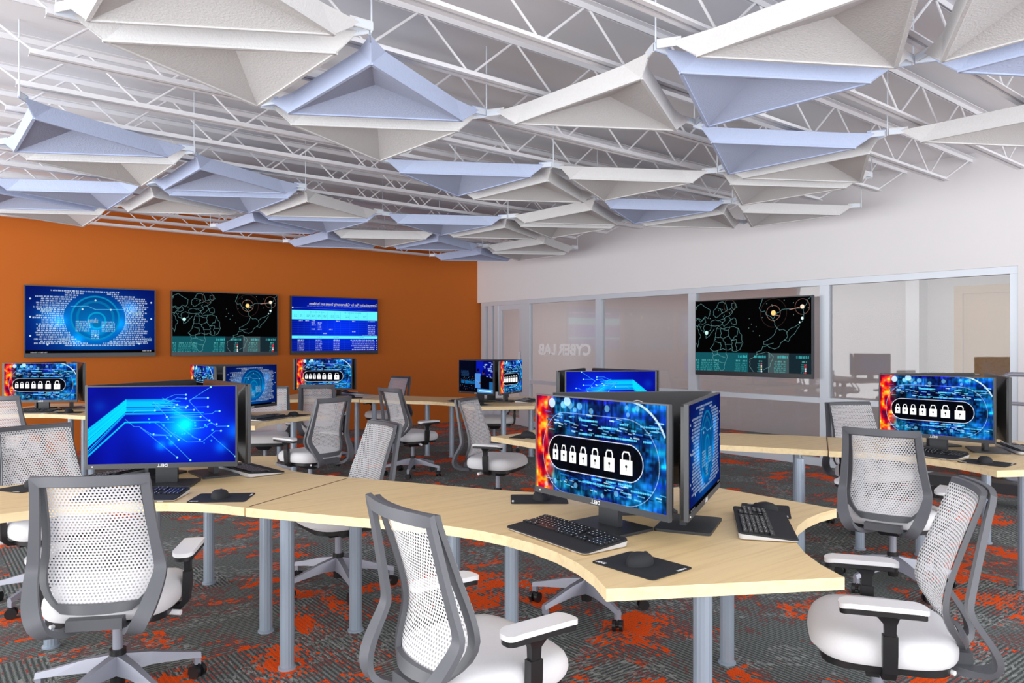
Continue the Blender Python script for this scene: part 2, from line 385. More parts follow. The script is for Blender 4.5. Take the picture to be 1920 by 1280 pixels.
# ------------------------------------------------------------------ joists
def ordinal(n):
    return ['first', 'second', 'third', 'fourth', 'fifth', 'sixth', 'seventh', 'eighth', 'ninth', 'tenth', 'eleventh', 'twelfth', 'thirteenth', 'fourteenth', 'fifteenth', 'sixteenth', 'seventeenth'][n-1]
JK = list(range(-3, 14))
jz = lambda u, v: 2.945-0.0075*u-0.002*v
for k in JK:
    v0 = 2.93+0.62*k
    if v0 > 11.1: continue
    n_from_wall = len([q for q in JK if q >= k and 2.93+0.62*q <= 11.1])
    r = thing('ceiling_joist', 'white open-web steel ceiling joist, %s counting from the orange wall' % ordinal(n_from_wall), 'joist', (0, v0, 0), 0, 'open-web joists under the ceiling')
    U0, U1 = 0.52, 7.5
    def P(u, z, dy=0): return Vector((u, 0.018*u+dy, z-0.0075*u-0.002*v0))
    dz = 0.30
    bm = bmesh.new()
    for s in (-1, 1):
        for (u0, u1) in [(U0, U1)]:
            # bottom double angle: vertical leg + flange
            for (y0, y1, z0, z1) in ((0.006, 0.010, 0, 0.036), (0.006, 0.040, 0, 0.004)):
                ring = []
                for u in (u0, u1):
                    ring.append([bm.verts.new(P(u, 2.945+z, s*y)) for y, z in ((y0, z0), (y1, z0), (y1, z1), (y0, z1))])
                for j in range(4): bm.faces.new((ring[0][j], ring[0][(j+1) % 4], ring[1][(j+1) % 4], ring[1][j]))
                bm.faces.new(ring[0]); bm.faces.new(ring[1][::-1])
    obj('bottom_chord', bm, M['joist'], r)
    bm = bmesh.new()
    for s in (-1, 1):
        for (y0, y1, z0, z1) in ((0.006, 0.010, -0.036, 0), (0.006, 0.045, -0.004, 0)):
            ring = []
            for u in (-0.1, WU-0.022):
                ring.append([bm.verts.new(P(u, 2.945+dz+z, s*y)) for y, z in ((y0, z0), (y1, z0), (y1, z1), (y0, z1))])
            for j in range(4): bm.faces.new((ring[0][j], ring[0][(j+1) % 4], ring[1][(j+1) % 4], ring[1][j]))
            bm.faces.new(ring[0]); bm.faces.new(ring[1][::-1])
    obj('top_chord', bm, M['joist'], r)
    bm = bmesh.new()
    u = U0+0.04; up = False; half = 0.33
    cyl(bm, P(U0+0.04, 2.945+0.012), P(0.14, 2.945+dz-0.012), 0.007, n=8)
    while u+half <= U1+0.02:
        a = P(u, 2.945+(dz-0.012 if up else 0.012)); b = P(u+half, 2.945+(0.012 if up else dz-0.012))
        cyl(bm, a, b, 0.007, n=8); u += half; up = not up
    cyl(bm, P(U1-0.03, 2.945+0.012), P(WU-0.06, 2.945+dz-0.012), 0.0085, n=8)
    obj('web_rods', bm, M['joist'], r, smooth=True)

# ------------------------------------------------------------------ felt triangles
LU0, LV0, LCU, LS = 4.0637, 1.8147, 1.1793, 1.3947
def LV(i, j): return (LU0+i*LCU, LV0+(j+(0.5 if i % 2 else 0))*LS)
def LZ(u, v): return 2.85-0.0111*(u-4)-0.0072*(v-4)
def tri(i, j, s):
    a = LV(i, j); b = LV(i, j+1); return [a, b, (LU0+(i+s)*LCU, (a[1]+b[1])/2)]
ELL = LS/math.sqrt(3)          # lattice circumradius
def felt_tile(name):
    """triangle (circumradius of bottom rim r), local origin at centroid at lattice height, one vertex along +X"""
    r = 0.60; zb = -0.105; zt = -0.005
    ang = [0, 120, 240]
    C = [Vector((r*math.cos(math.radians(a)), r*math.sin(math.radians(a)), zb)) for a in ang]
    parts = {}
    # pyramid recess
    apex = Vector((0, 0, zb+0.098)); th = Vector((0, 0, 0.012))
    bm = bmesh.new()
    for k in range(3):
        a, b = C[k], C[(k+1) % 3]
        A0 = [bm.verts.new(p) for p in (a, b, apex)]; A1 = [bm.verts.new(p+th) for p in (a, b, apex)]
        bm.faces.new(A0); bm.faces.new(A1[::-1])
        for q in range(3):
            bm.faces.new((A0[q], A0[(q+1) % 3], A1[(q+1) % 3], A1[q]))
    parts['recessed_face'] = bm
    # flaps
    flaps = []
    for k in range(3):
        a, b = C[k], C[(k+1) % 3]
        e = (b-a).normalized(); nrm = Vector((e.y, -e.x, 0))
        if nrm.dot((a+b)/2) < 0: nrm = -nrm
        a2 = a+e*0.115+nrm*0.012+Vector((0, 0, zt-zb)); b2 = b-e*0.115+nrm*0.012+Vector((0, 0, zt-zb))
        bm = bmesh.new(); off = -nrm*0.009
        A0 = [bm.verts.new(p) for p in (a, b, b2, a2)]; A1 = [bm.verts.new(p+off+Vector((0, 0, 0.004))) for p in (a, b, b2, a2)]
        bm.faces.new(A0); bm.faces.new(A1[::-1])
        for q in range(4): bm.faces.new((A0[q], A0[(q+1) % 4], A1[(q+1) % 4], A1[q]))
        flaps.append((bm, a2, b2))
    # corners: folded gusset + strap
    corners = []; brackets = []
    for k in range(3):
        c = C[k]; d = Vector((c.x, c.y, 0)).normalized(); tip = d*(ELL-0.075)+Vector((0, 0, zt-0.012)); side = Vector((-d.y, d.x, 0))
        bm = bmesh.new()
        f_next = flaps[k][1]; f_prev = flaps[(k-1) % 3][2]
        up = Vector((0, 0, 0.012))
        for (f, sgn) in ((f_next, 1), (f_prev, -1)):
            t0 = tip+side*0.004*sgn
            A0 = [bm.verts.new(p) for p in (c, f, t0)]; A1 = [bm.verts.new(p-side*0.006*sgn+Vector((0, 0, 0.003))) for p in (c, f, t0)]
            bm.faces.new(A0); bm.faces.new(A1[::-1])
            for q in range(3): bm.faces.new((A0[q], A0[(q+1) % 3], A1[(q+1) % 3], A1[q]))
        # vertical strap from the gusset to the rod
        t1 = d*(ELL-0.012)+Vector((0, 0, zt-0.012)); t00 = d*(ELL-0.13)+Vector((0, 0, zt-0.012))
        sweep(bm, [t00, t1], [(side*0.003, Vector((0, 0, 0.022)))]*2)
        corners.append(bm)
        bm = bmesh.new()
        b0 = d*(ELL-0.105)+Vector((0, 0, zt-0.014)); b1 = d*(ELL-0.012)+Vector((0, 0, zt-0.014))
        sweep(bm, [b0, b1], [(side*0.0050, Vector((0, 0, 0.017)))]*2)
        for tt in (0.25, ):
            p = b0.lerp(b1, tt); cyl(bm, p-side*0.0075, p+side*0.0075, 0.004, n=8)
        brackets.append(bm)
    # rim beads along the bottom edges
    rims = []
    for k in range(3):
        a, b = C[k], C[(k+1) % 3]
        e = (b-a).normalized(); nrm = Vector((e.y, -e.x, 0))
        if nrm.dot((a+b)/2) < 0: nrm = -nrm
        bm = bmesh.new(); sweep(bm, [a+Vector((0, 0, 0.002)), b+Vector((0, 0, 0.002))], [(nrm*0.009, Vector((0, 0, 0.006)))]*2)
        rims.append(bm)
    return parts['recessed_face'], [f[0] for f in flaps], corners, brackets, rims

def make_tile(mat, colname):
    face, flaps, corners, brackets, rims = felt_tile('t')
    t = thing('felt_baffle', '', 'ceiling baffle', (0, 0, 0))
    obj('recessed_face', face, mat, t)
    for f in flaps: obj('side_flap', f, mat, t)
    for c, b in zip(corners, brackets):
        co = obj('corner_gusset', c, mat, t); obj('bracket', b, M['frame_alu'] if colname != 'x' else mat, co)
    for rr in rims: obj('rim', rr, mat, t)
    return t
TILES = {'g': make_tile(M['felt_grey'], 'grey'), 'b': make_tile(M['felt_blue'], 'blue')}
used_t = {'g': False, 'b': False}
tile_list = [(-3, 1, 1, 'g'), (-3, 3, 1, 'b'), (-3, 5, 1, 'b'), (-2, 2, -1, 'g'), (-2, 4, -1, 'g'), (-2, 5, -1, 'b'), (-2, 6, -1, 'g'),
    (-2, 2, 1, 'b'), (-1, 2, -1, 'g'), (-2, 4, 1, 'b'), (-1, 4, -1, 'b'), (-2, 5, 1, 'g'), (-1, 4, 1, 'g'), (0, 5, -1, 'b'), (-1, 5, 1, 'b'),
    (0, 6, 1, 'b'), (1, 5, -1, 'g'), (1, 4, -1, 'b'), (1, 5, 1, 'b'), (2, 6, 1, 'b'), (2, 5, 1, 'g'), (3, 5, -1, 'g'), (1, 4, 1, 'g'),
    (0, 3, -1, 'b'), (0, 3, 1, 'g'), (1, 3, 1, 'g'), (2, 4, -1, 'g'), (1, 2, -1, 'g'), (2, 3, -1, 'b'), (2, 3, 1, 'g'),
    (-1, 1, 1, 'g'), (-1, 0, 1, 'g'), (0, 1, -1, 'b'), (1, 1, -1, 'b'), (1, 1, 1, 'g'), (2, 2, -1, 'g'), (3, 2, -1, 'g'),
    (1, 0, 1, 'g'), (0, 0, 1, 'b'), (0, 0, -1, 'g')]
vert_used = {}
cnt = {}
info = []
for (i, j, s, c) in tile_list:
    j -= 1
    t3 = tri(i, j, s); cx = sum(p[0] for p in t3)/3; cy = sum(p[1] for p in t3)/3
    strip = i if s > 0 else i-1
    info.append((strip, cy, cx, s, c, t3))
info.sort()
strips = sorted({q[0] for q in info})
for (strip, cy, cx, s, c, t3) in info:
    si = strips.index(strip)+1
    same = [q for q in info if q[0] == strip and q[4] == c]
    rank = same.index((strip, cy, cx, s, c, t3))+1
    colr = {'g': 'light grey', 'b': 'pale blue'}[c]
    lab = '%s felt triangle, %s %s one from camera in %s strip from left' % (colr, ordinal(rank), {'g': 'grey', 'b': 'blue'}[c], ordinal(si))
    rz = 0 if s > 0 else PI
    if not used_t[c]:
        r = TILES[c]; used_t[c] = True; r.location = (cx, cy, LZ(cx, cy)); r.rotation_euler = (0, 0, rz); r['label'] = lab
    else:
        r = dup(TILES[c], (cx, cy, LZ(cx, cy)), rz, lab)
    r['group'] = '%s felt triangles under the joists' % colr
    for p in t3: vert_used[(round(p[0], 3), round(p[1], 3))] = p
bm = bmesh.new(); cyl(bm, (0, 0, -0.04), (0, 0, 0.40), 0.0045, n=8)
rod0 = obj('suspension_rod', bm, M['frame_alu'], None, smooth=True)
first = True
vk = sorted(vert_used.values())
cols_ = sorted({round(p[0], 2) for p in vk})
for p in vk:
    if p[0] > WU-0.1 or p[1] > WV-0.1: continue
    col = [q for q in vk if round(q[0], 2) == round(p[0], 2)]
    ci = cols_.index(round(p[0], 2))+1; ri = col.index(p)+1
    o = rod0 if first else rod0.copy()
    if not first: COL.objects.link(o)
    first = False
    z = LZ(*p); o.location = (p[0], p[1], z)
    o.scale = (1, 1, (CZ(*p)-z+0.0)/0.40)
    tag(o, 'thin rod over felt triangles, %s from camera in %s row from left' % (ordinal(ri), ordinal(ci)), 'rod', 'suspension rods of the felt triangles')
# ------------------------------------------------------------------ pictures shown on the screens
class Pic:
    def __init__(s, W, H, col=(0, 0, 0)):
        s.W = W; s.H = H; s.a = np.zeros((H, W, 3)); s.a[:] = col
        s.Y, s.X = np.mgrid[0:H, 0:W]; s.x = (s.X+0.5)/W; s.y = (s.Y+0.5)/H; s.asp = W/H
    def blend(s, m, col): s.a = s.a*(1-m[..., None])+np.array(col)*m[..., None]
    def sub(s, x0, y0, x1, y1):
        i0 = max(0, int(y0*s.H)-3); i1 = min(s.H, int(y1*s.H)+4); j0 = max(0, int(x0*s.W)-3); j1 = min(s.W, int(x1*s.W)+4)
        return slice(i0, i1), slice(j0, j1)
    def put(s, sl, m, col, add=False):
        if s.a[sl].size == 0: return
        c = np.array(col)
        if add: s.a[sl] = s.a[sl]+m[..., None]*c
        else: s.a[sl] = s.a[sl]*(1-m[..., None])+c*m[..., None]
    def line(s, pts, col, wd=1.0, al=1.0, add=False):
        """pts in 0..1 fractions, wd in pixels"""
        for (x0, y0), (x1, y1) in zip(pts[:-1], pts[1:]):
            sl = s.sub(min(x0, x1), min(y0, y1), max(x0, x1), max(y0, y1))
            px = s.X[sl]+0.5; py = s.Y[sl]+0.5
            ax, ay, bx, by = x0*s.W, y0*s.H, x1*s.W, y1*s.H
            dx, dy = bx-ax, by-ay; L2 = dx*dx+dy*dy+1e-9
            t = np.clip(((px-ax)*dx+(py-ay)*dy)/L2, 0, 1)
            d = np.hypot(px-ax-t*dx, py-ay-t*dy)
            s.put(sl, np.clip(wd/2+0.5-d, 0, 1)*al, col, add)
    def disc(s, x, y, r, col, al=1.0, soft=0.0, add=False, ring=None):
        """r as a fraction of the height"""
        R = r*s.H; sl = s.sub(x-(R+3)/s.W*(1+2*soft), y-(r+0.02)*(1+2*soft), x+(R+3)/s.W*(1+2*soft), y+(r+0.02)*(1+2*soft))
        d = np.hypot(s.X[sl]+0.5-x*s.W, s.Y[sl]+0.5-y*s.H)
        if soft > 0: m = np.exp(-(d/R)**2*1.5)
        elif ring: m = np.clip(ring/2+0.5-abs(d-R), 0, 1)
        else: m = np.clip(R+0.5-d, 0, 1)
        s.put(sl, m*al, col, add)
    def rect(s, x0, y0, x1, y1, col, al=1.0):
        m = np.clip(s.X+1-x0*s.W, 0, 1)*np.clip(x1*s.W-s.X, 0, 1)*np.clip(s.Y+1-y0*s.H, 0, 1)*np.clip(y1*s.H-s.Y, 0, 1)
        s.blend(m*al, col)
    def words(s, x0, x1, y, h, col, rng, al=0.9, right=False):
        """a line of tiny illegible code: short marks"""
        x = x0
        while x < x1:
            wl = rng.uniform(0.008, 0.03)
            xe = min(x+wl, x1)
            n = max(2, int((xe-x)*s.W/2))
            for k in range(n):
                xx = x+(xe-x)*k/n
                hh = rng.choice([0.6, 0.8, 1.0])
                s.line([(xx, y-h*hh/2), (xx, y+h*0.5)], col, 1.1, min(1, al*rng.uniform(0.75, 1.2)))
            x = xe+0.006
def stadium(x0, y0, x1, y1, n=14, asp=1.78, round_left=True):
    r = (y1-y0)/2; rx = r/asp; pts = []
    for k in range(n+1):
        a = -PI/2+PI*k/n; pts.append((x1-rx+rx*math.cos(a), (y0+y1)/2+r*math.sin(a)))
    for k in range(n+1):
        a = PI/2+PI*k/n; pts.append((x0+rx*0.8+rx*0.8*math.cos(a), (y0+y1)/2+r*math.sin(a)))
    pts.append(pts[0]); return pts
def vnoise(W, H, gx, gy, rng):
    g = rng.random((gy+2, gx+2)); xs = np.linspace(0, gx, W); ys = np.linspace(0, gy, H)
    xi = xs.astype(int); yi = ys.astype(int); fx = xs-xi; fy = ys-yi
    fx = fx*fx*(3-2*fx); fy = fy*fy*(3-2*fy)
    a = g[yi][:, xi]; b = g[yi][:, xi+1]; c = g[yi+1][:, xi]; d = g[yi+1][:, xi+1]
    return (a*(1-fx)+b*fx)*(1-fy)[:, None]+(c*(1-fx)+d*fx)*fy[:, None]

def pic_padlocks():
    W, H = 400, 224; p = Pic(W, H); R = np.random.default_rng(4); rng = random.Random(5)
    n1 = vnoise(W, H, 14, 9, R); n2 = vnoise(W, H, 40, 30, R); n3 = vnoise(W, H, 5, 16, R); n4 = vnoise(W, H, 90, 14, R)
    x, y = p.x, p.y
    v = np.clip(n1*0.6+n2*0.5-0.25, 0, 1)
    blue = np.stack([0.01+0.16*v*n1, 0.02+0.62*v*n3*1.5, 0.12+1.05*v], -1)
    blue *= (0.30+1.1*n4)[..., None]
    edge = np.clip((x-0.55)/0.45, 0, 1)
    blue += np.stack([0*edge, 0.28*edge*n1, 0.42*edge*n1], -1)
    hot = np.clip(1-x/0.17, 0, 1)
    n5 = vnoise(W, H, 34, 12, R); fire = np.stack([0.15+1.25*n5, 0.02+0.95*np.clip(n5*1.7-0.75, 0, 1)*n2*1.5, 0.02+0.25*n1*n2], -1)
    f = np.clip(hot*1.9*(0.45+n1), 0, 1)[..., None]
    p.a = blue*(1-f)+fire*f
    # dark streaked band and pixel rows
    band = np.exp(-((y-0.33)/0.10)**2)+np.exp(-((y-0.86)/0.10)**2)*0.5
    p.a *= (1-0.75*np.clip(band, 0, 1)*(x > 0.10)*np.clip(n2*1.4, 0, 1))[..., None]
    for k in range(240):
        yy = rng.choice([0.17, 0.20, 0.25, 0.28, 0.31, 0.34, 0.82, 0.85, 0.88, 0.92])+rng.uniform(-0.012, 0.012); xx = rng.uniform(0.08, 0.96); L = rng.uniform(0.01, 0.05)
        c = rng.choice([(0.35, 0.8, 1.0), (0.1, 0.45, 0.9), (0.75, 0.93, 1), (0.0, 0.01, 0.03), (0.05, 0.2, 0.6)])
        p.line([(xx, yy), (xx+L, yy+0.004)], c, rng.uniform(1.2, 2.8), 0.75)
    for k in range(34):
        yy = rng.choice([0.22, 0.27, 0.36, 0.80, 0.845]); xx = rng.uniform(0.35, 0.92)
        for q in range(rng.randint(3, 8)):
            p.disc(xx+q*0.012, yy, 0.010, (0.3, 0.8, 1.0), 0.85)
    for k in range(16):
        p.disc(rng.uniform(0.08, 0.85), rng.choice([0.05, 0.08, 0.12, 0.95, 0.9]), rng.uniform(0.02, 0.04), (0.5, 0.85, 1.0), 0.5)
    p.disc(0.14, 0.07, 0.05, (0.8, 0.93, 1), 0.8); p.disc(0.27, 0.04, 0.05, (0.7, 0.9, 1), 0.8)
    # wide arcs
    p.line(stadium(0.06, 0.16, 0.955, 1.0, 26), (0.62, 0.78, 0.95), 1.3, 0.75)
    arc = [(0.955-0.24+0.30*math.cos(a), 0.50+0.52*math.sin(a)) for a in [(-80+7*k)*PI/180 for k in range(9)]]
    p.line(arc, (0.75, 0.9, 1.0), 5, 0.8)
    # black capsule with seven padlocks
    st = stadium(0.12, 0.385, 0.86, 0.785, 16)
    m = np.zeros((H, W))
    ymid = 0.585
    xc = np.clip(x, 0.21, 0.745); d = np.hypot((x-xc)*1.78*0.5/0.5, (y-ymid))
    m = np.clip((0.172-d)*H+0.5, 0, 1); p.blend(m*0.93, (0.004, 0.004, 0.012))
    p.line([(0.21+0.0, ymid-0.18), (0.745, ymid-0.18)]+[(0.745+0.101*math.cos(a), ymid+0.18*math.sin(a)) for a in [(-90+10*k)*PI/180 for k in range(19)]]+[(0.21, ymid+0.18)]+[(0.21-0.101*math.cos(a), ymid-0.18*math.sin(a)) for a in [(-90+10*k)*PI/180 for k in range(19)]], (0.95, 0.95, 0.97), 1.4)
    cs = [0.171, 0.241, 0.316, 0.402, 0.496, 0.604, 0.728]; ws = [0.046, 0.050, 0.056, 0.062, 0.068, 0.077, 0.088]; hs = [0.18, 0.185, 0.192, 0.20, 0.212, 0.225, 0.24]
    for c, wd, hh in zip(cs, ws, hs):
        y1 = 0.575+hh/2+0.005; yb = y1-hh*0.60
        p.rect(c-wd/2, yb, c+wd/2, y1, (1, 1, 1))
        sx = wd*0.30; yt = y1-hh+0.02
        p.line([(c-sx, yb), (c-sx, yt+0.03), (c-sx*0.6, yt), (c+sx*0.6, yt), (c+sx, yt+0.03), (c+sx, yb)], (1, 1, 1), 3.0 if wd > 0.06 else 2.2)
        p.disc(c, (yb+y1)/2-0.01, 0.014, (0, 0, 0)); p.line([(c, (yb+y1)/2), (c, (yb+y1)/2+0.035)], (0, 0, 0), 1.4)
    return p.a

def pic_circuit(flip=False):
    W, H = 400, 224; p = Pic(W, H); R = np.random.default_rng(9); rng = random.Random(3)
    x, y = p.x, p.y
    g1 = np.exp(-(((x-0.6)*1.5)**2+((y-0.5)*1.3)**2)*4)
    p.a = np.stack([0*x, 0.02+0.12*g1, 0.36+0.54*g1], -1)
    n = vnoise(W, H, 7, 4, R); p.a[..., 2] += 0.14*n; p.a[..., 1] += 0.02*n
    for (cx, cy, r, al) in [(0.62, 0.55, 0.20, 0.8), (0.67, 0.48, 0.12, 0.7), (0.60, 0.33, 0.10, 0.5), (0.49, 0.77, 0.07, 0.5), (0.90, 0.80, 0.09, 0.35), (0.56, 0.74, 0.04, 0.6), (1.0, 0.6, 0.13, 0.35), (0.08, 0.25, 0.1, 0.12)]:
        p.disc(cx, cy, r, (0.0, 0.62, 0.9), al, soft=0.8, add=True)
    C = (0.0, 0.76, 1.0)
    for k in range(20):
        o = k/19.0
        if 0.60 < o < 0.66: continue
        yk = 0.17+0.15*o; yl = 0.55+0.23*o; xk = 0.255
        wd = 2.2 if o < 0.75 else 1.5
        p.line([(0, yl), (xk, yk)], C, wd+0.8, 0.6+0.4*rng.random()); p.line([(xk, yk), (rng.uniform(0.42, 0.62), yk)], C, wd+0.5, 0.40+0.45*rng.random())
    for (yl, yk, xe, wd) in [(0.83, 0.345, 0.78, 2), (0.86, 0.36, 0.5, 1.2), (0.90, 0.465, 0.58, 2.6), (0.885, 0.455, 0.48, 1.4)]:
        p.line([(0, yl), (0.25, yk), (xe, yk)], C, wd, 0.9)
    L = (0.25, 0.75, 1.0)
    P_ = [[(0.25, 0.42), (0.31, 0.52), (0.345, 0.52), (0.60, 0.93)], [(0.345, 0.52), (0.44, 0.64), (0.52, 0.64), (0.69, 0.97)], [(0.30, 0.34), (0.32, 0.31), (0.45, 0.31)],
        [(0.68, 0.19), (0.78, 0.40), (0.87, 0.53), (0.95, 0.53)], [(0.68, 0.19), (0.83, 0.01)], [(0.68, 0.19), (0.71, 0.155), (0.81, 0.155)], [(0.72, 0.27), (0.81, 0.27)],
        [(0.55, 0.25), (0.63, 0.31), (0.715, 0.31)], [(0.58, 0.36), (0.63, 0.38), (0.84, 0.36), (0.86, 0.33), (0.89, 0.33)], [(0.55, 0.40), (0.76, 0.40)],
        [(0.60, 0.50), (0.71, 0.66), (0.70, 0.66), (0.755, 0.70)], [(0.56, 0.60), (0.67, 0.73), (0.77, 0.73), (0.83, 0.64), (1.0, 0.93)], [(0.70, 0.56), (0.78, 0.545), (0.82, 0.49), (0.87, 0.50)],
        [(0.45, 0.47), (0.56, 0.64), (0.44, 0.62)], [(0.49, 0.48), (0.61, 0.70)], [(0.83, 0.64), (0.86, 0.59), (0.90, 0.59)], [(0.50, 0.18), (0.58, 0.11), (0.66, 0.11)], [(0.52, 0.22), (0.60, 0.15), (0.66, 0.16)],
        [(0.44, 0.20), (0.52, 0.37), (0.53, 0.40)], [(0.46, 0.22), (0.55, 0.28), (0.66, 0.28)], [(0.50, 0.15), (0.62, 0.26), (0.67, 0.26)], [(0.52, 0.24), (0.70, 0.45), (0.82, 0.45)], [(0.42, 0.24), (0.60, 0.24)], [(0.45, 0.27), (0.58, 0.27)]]
    for q in P_:
        p.line(q, L, 1.2, 0.75)
        p.disc(q[-1][0], q[-1][1], 0.012, (0.5, 0.9, 1), 0.9)
    for k in range(26):
        p.disc(rng.uniform(0.4, 0.85), rng.uniform(0.4, 0.75), rng.uniform(0.006, 0.014), (0.1, 0.75, 1), 0.8)
    a = p.a
    return a[:, ::-1] if flip else a

def pic_code(dim=1.0):
    W, H = 440, 246; p = Pic(W, H); R = np.random.default_rng(2); rng = random.Random(8)
    x, y = p.x, p.y
    g1 = np.exp(-(((x-0.5)*2.0)**2+((y-0.55)*1.7)**2)*2.2)
    p.a = np.stack([0.0*x, 0.04+0.38*g1, 0.26+0.52*g1], -1)
    for (cx, cy, r, al) in [(0.18, 0.45, 0.18, 0.35), (0.8, 0.3, 0.13, 0.55), (0.52, 0.62, 0.16, 0.75), (0.38, 0.8, 0.10, 0.5), (0.25, 0.52, 0.10, 0.5), (0.72, 0.55, 0.12, 0.4)]:
        p.disc(cx, cy, r, (0.0, 0.5, 0.8), al, soft=0.8, add=True)
    p.disc(0.52, 0.46, 0.33, (0.0, 0.18, 0.36), 0.55); p.disc(0.52, 0.46, 0.33, (0.02, 0.42, 0.62), 0.9, ring=6); p.disc(0.52, 0.46, 0.25, (0.02, 0.50, 0.66), 0.35, ring=9)
    p.disc(0.53, 0.50, 0.12, (0.02, 0.6, 0.75), 0.6, ring=6); p.disc(0.53, 0.55, 0.06, (0.0, 0.3, 0.5), 0.8)
    p.line([(0.33, 0.29), (0.46, 0.28), (0.52, 0.33), (0.75, 0.32)], (0.4, 0.85, 1), 1.5, 0.7)
    Wt = (0.92, 0.97, 1.0)
    n = 27
    for k in range(n):
        yy = 0.055+0.87*k/(n-1)*0.95
        dy = (yy-0.46)/0.40
        hw = 0.23*math.sqrt(max(0, 1-dy*dy)) if abs(dy) < 1 else 0
        l = rng.uniform(0.05, 0.12) if 0.12 < yy < 0.85 else rng.uniform(0.15, 0.3); rr = 1-rng.uniform(0.05, 0.10) if 0.12 < yy < 0.85 else 1-rng.uniform(0.15, 0.3)
        if hw > 0:
            p.words(l, 0.52-hw-0.01, yy, 0.018, Wt, rng); p.words(0.52+hw+0.01, rr, yy, 0.018, Wt, rng)
        else:
            p.words(l, rr, yy, 0.018, Wt, rng)
    for k in range(6):
        yy = 0.52+0.028*k; p.words(0.37, 0.48, yy, 0.016, Wt, rng, 0.7); p.words(0.57, 0.67, yy, 0.016, Wt, rng, 0.7)
    for k in range(5): p.words(0.49, 0.55, 0.66+0.028*k, 0.016, Wt, rng, 0.7)
    for (cx, cy) in [(0.035, 0.19), (0.035, 0.46), (0.035, 0.74), (0.97, 0.2), (0.97, 0.46), (0.16, 0.87), (0.87, 0.86), (0.52, 0.19), (0.42, 0.33), (0.64, 0.33), (0.52, 0.73)]:
        p.disc(cx, cy, 0.013, (0.75, 0.85, 0.95), 0.85)
    p.rect(0, 0.955, 1, 1, (0, 0.002, 0.008))
    p.words(0.04, 0.16, 0.985, 0.014, (0.8, 0.8, 0.8), rng); p.words(0.9, 0.97, 0.97, 0.014, (0.8, 0.8, 0.8), rng)
    return p.a*dim

MAPL = [
 [(0, .12), (.02, .06), (.05, .03), (.09, .08), (.11, .10), (.14, .13), (.135, .20), (.12, .25), (.09, .22), (.07, .27), (.05, .30), (.02, .25), (0, .28)],
 [(0, .25), (.03, .24), (.06, .27), (.09, .25), (.10, .30), (.07, .33), (.04, .32), (.02, .36), (0, .35)],
 [(.03, .33), (.05, .40), (.08, .45), (.08, .36), (.12, .33), (.15, .35), (.14, .42), (.10, .47), (.10, .53), (.13, .50), (.16, .44), (.18, .40)],
 [(.01, .35), (.03, .44), (.05, .50), (.03, .56), (.02, .66), (0, .60)],
 [(.17, .16), (.20, .10), (.24, .12), (.25, .18), (.22, .22), (.19, .24), (.17, .20), (.17, .16)],
 [(.20, .10), (.22, .03), (.26, .02), (.29, .06), (.30, .14), (.27, .17), (.25, .18)],
 [(.30, .14), (.33, .12), (.35, .17), (.32, .22), (.29, .23), (.27, .26), (.24, .27)],
 [(.15, .29), (.19, .27), (.23, .28), (.26, .31), (.24, .35), (.19, .36), (.15, .35), (.15, .29)],
 [(.26, .22), (.28, .28), (.25, .33), (.27, .37), (.30, .33), (.33, .27), (.31, .22)],
 [(.22, .36), (.25, .40), (.30, .38), (.36, .37), (.40, .40), (.42, .47), (.43, .52), (.44, .60), (.42, .66), (.40, .70), (.36, .72), (.33, .68), (.29, .70), (.26, .68), (.22, .70), (.17, .72), (.14, .68), (.17, .62), (.19, .55), (.19, .47), (.20, .40), (.22, .36)],
 [(.20, .40), (.24, .40), (.24, .52), (.19, .52)], [(.24, .40), (.31, .42), (.31, .50), (.26, .54), (.24, .52)], [(.31, .42), (.32, .37)],
 [(.31, .50), (.34, .56), (.39, .48), (.40, .40)], [(.34, .56), (.34, .62), (.28, .62), (.26, .54)], [(.34, .56), (.38, .55), (.38, .60), (.43, .60)],
 [(.19, .58), (.24, .60), (.24, .70)], [(.28, .62), (.29, .70)], [(.34, .62), (.35, .71)], [(.38, .60), (.38, .70)],
 [(.14, .68), (.17, .76), (.17, .84), (.21, .92), (.24, .99), (.27, .97), (.28, .88), (.30, .80), (.29, .72)],
 [(.17, .78), (.22, .76), (.28, .80)], [(.20, .85), (.25, .88), (.28, .88)], [(.21, .76), (.21, .70)],
 [(.33, .28), (.36, .25), (.38, .28), (.38, .34), (.34, .33), (.33, .28)], [(.34, .05), (.37, .04), (.39, .10), (.36, .14), (.34, .10), (.34, .05)],
 [(.61, .0), (.60, .06), (.58, .13), (.60, .18), (.63, .17), (.64, .22), (.68, .25), (.70, .30), (.71, .36), (.73, .40), (.75, .43), (.78, .42), (.81, .46), (.82, .44), (.85, .40), (.90, .36), (.93, .32), (.94, .26), (.94, .16), (.97, .06), (1, 0)],
 [(.73, .40), (.72, .45), (.70, .50), (.67, .54), (.65, .56), (.62, .58), (.62, .62), (.66, .62), (.70, .60)],
 [(.81, .46), (.81, .53), (.79, .56), (.82, .58), (.84, .52), (.87, .48), (.89, .42), (.91, .38)],
 [(.79, .56), (.76, .60), (.74, .66), (.71, .68), (.67, .66), (.65, .63), (.61, .65), (.60, .70), (.56, .72), (.56, .76), (.60, .74)],
 [(.56, .76), (.50, .82), (.50, .92), (.53, .99)], [(.66, .72), (.70, .78), (.68, .86), (.66, .93), (.66, .99)], [(.60, .74), (.64, .72), (.67, .74), (.67, .80)], [(.66, .93), (.62, .96)],
 [(.70, .28), (.73, .20), (.79, .155), (.93, .15)]]
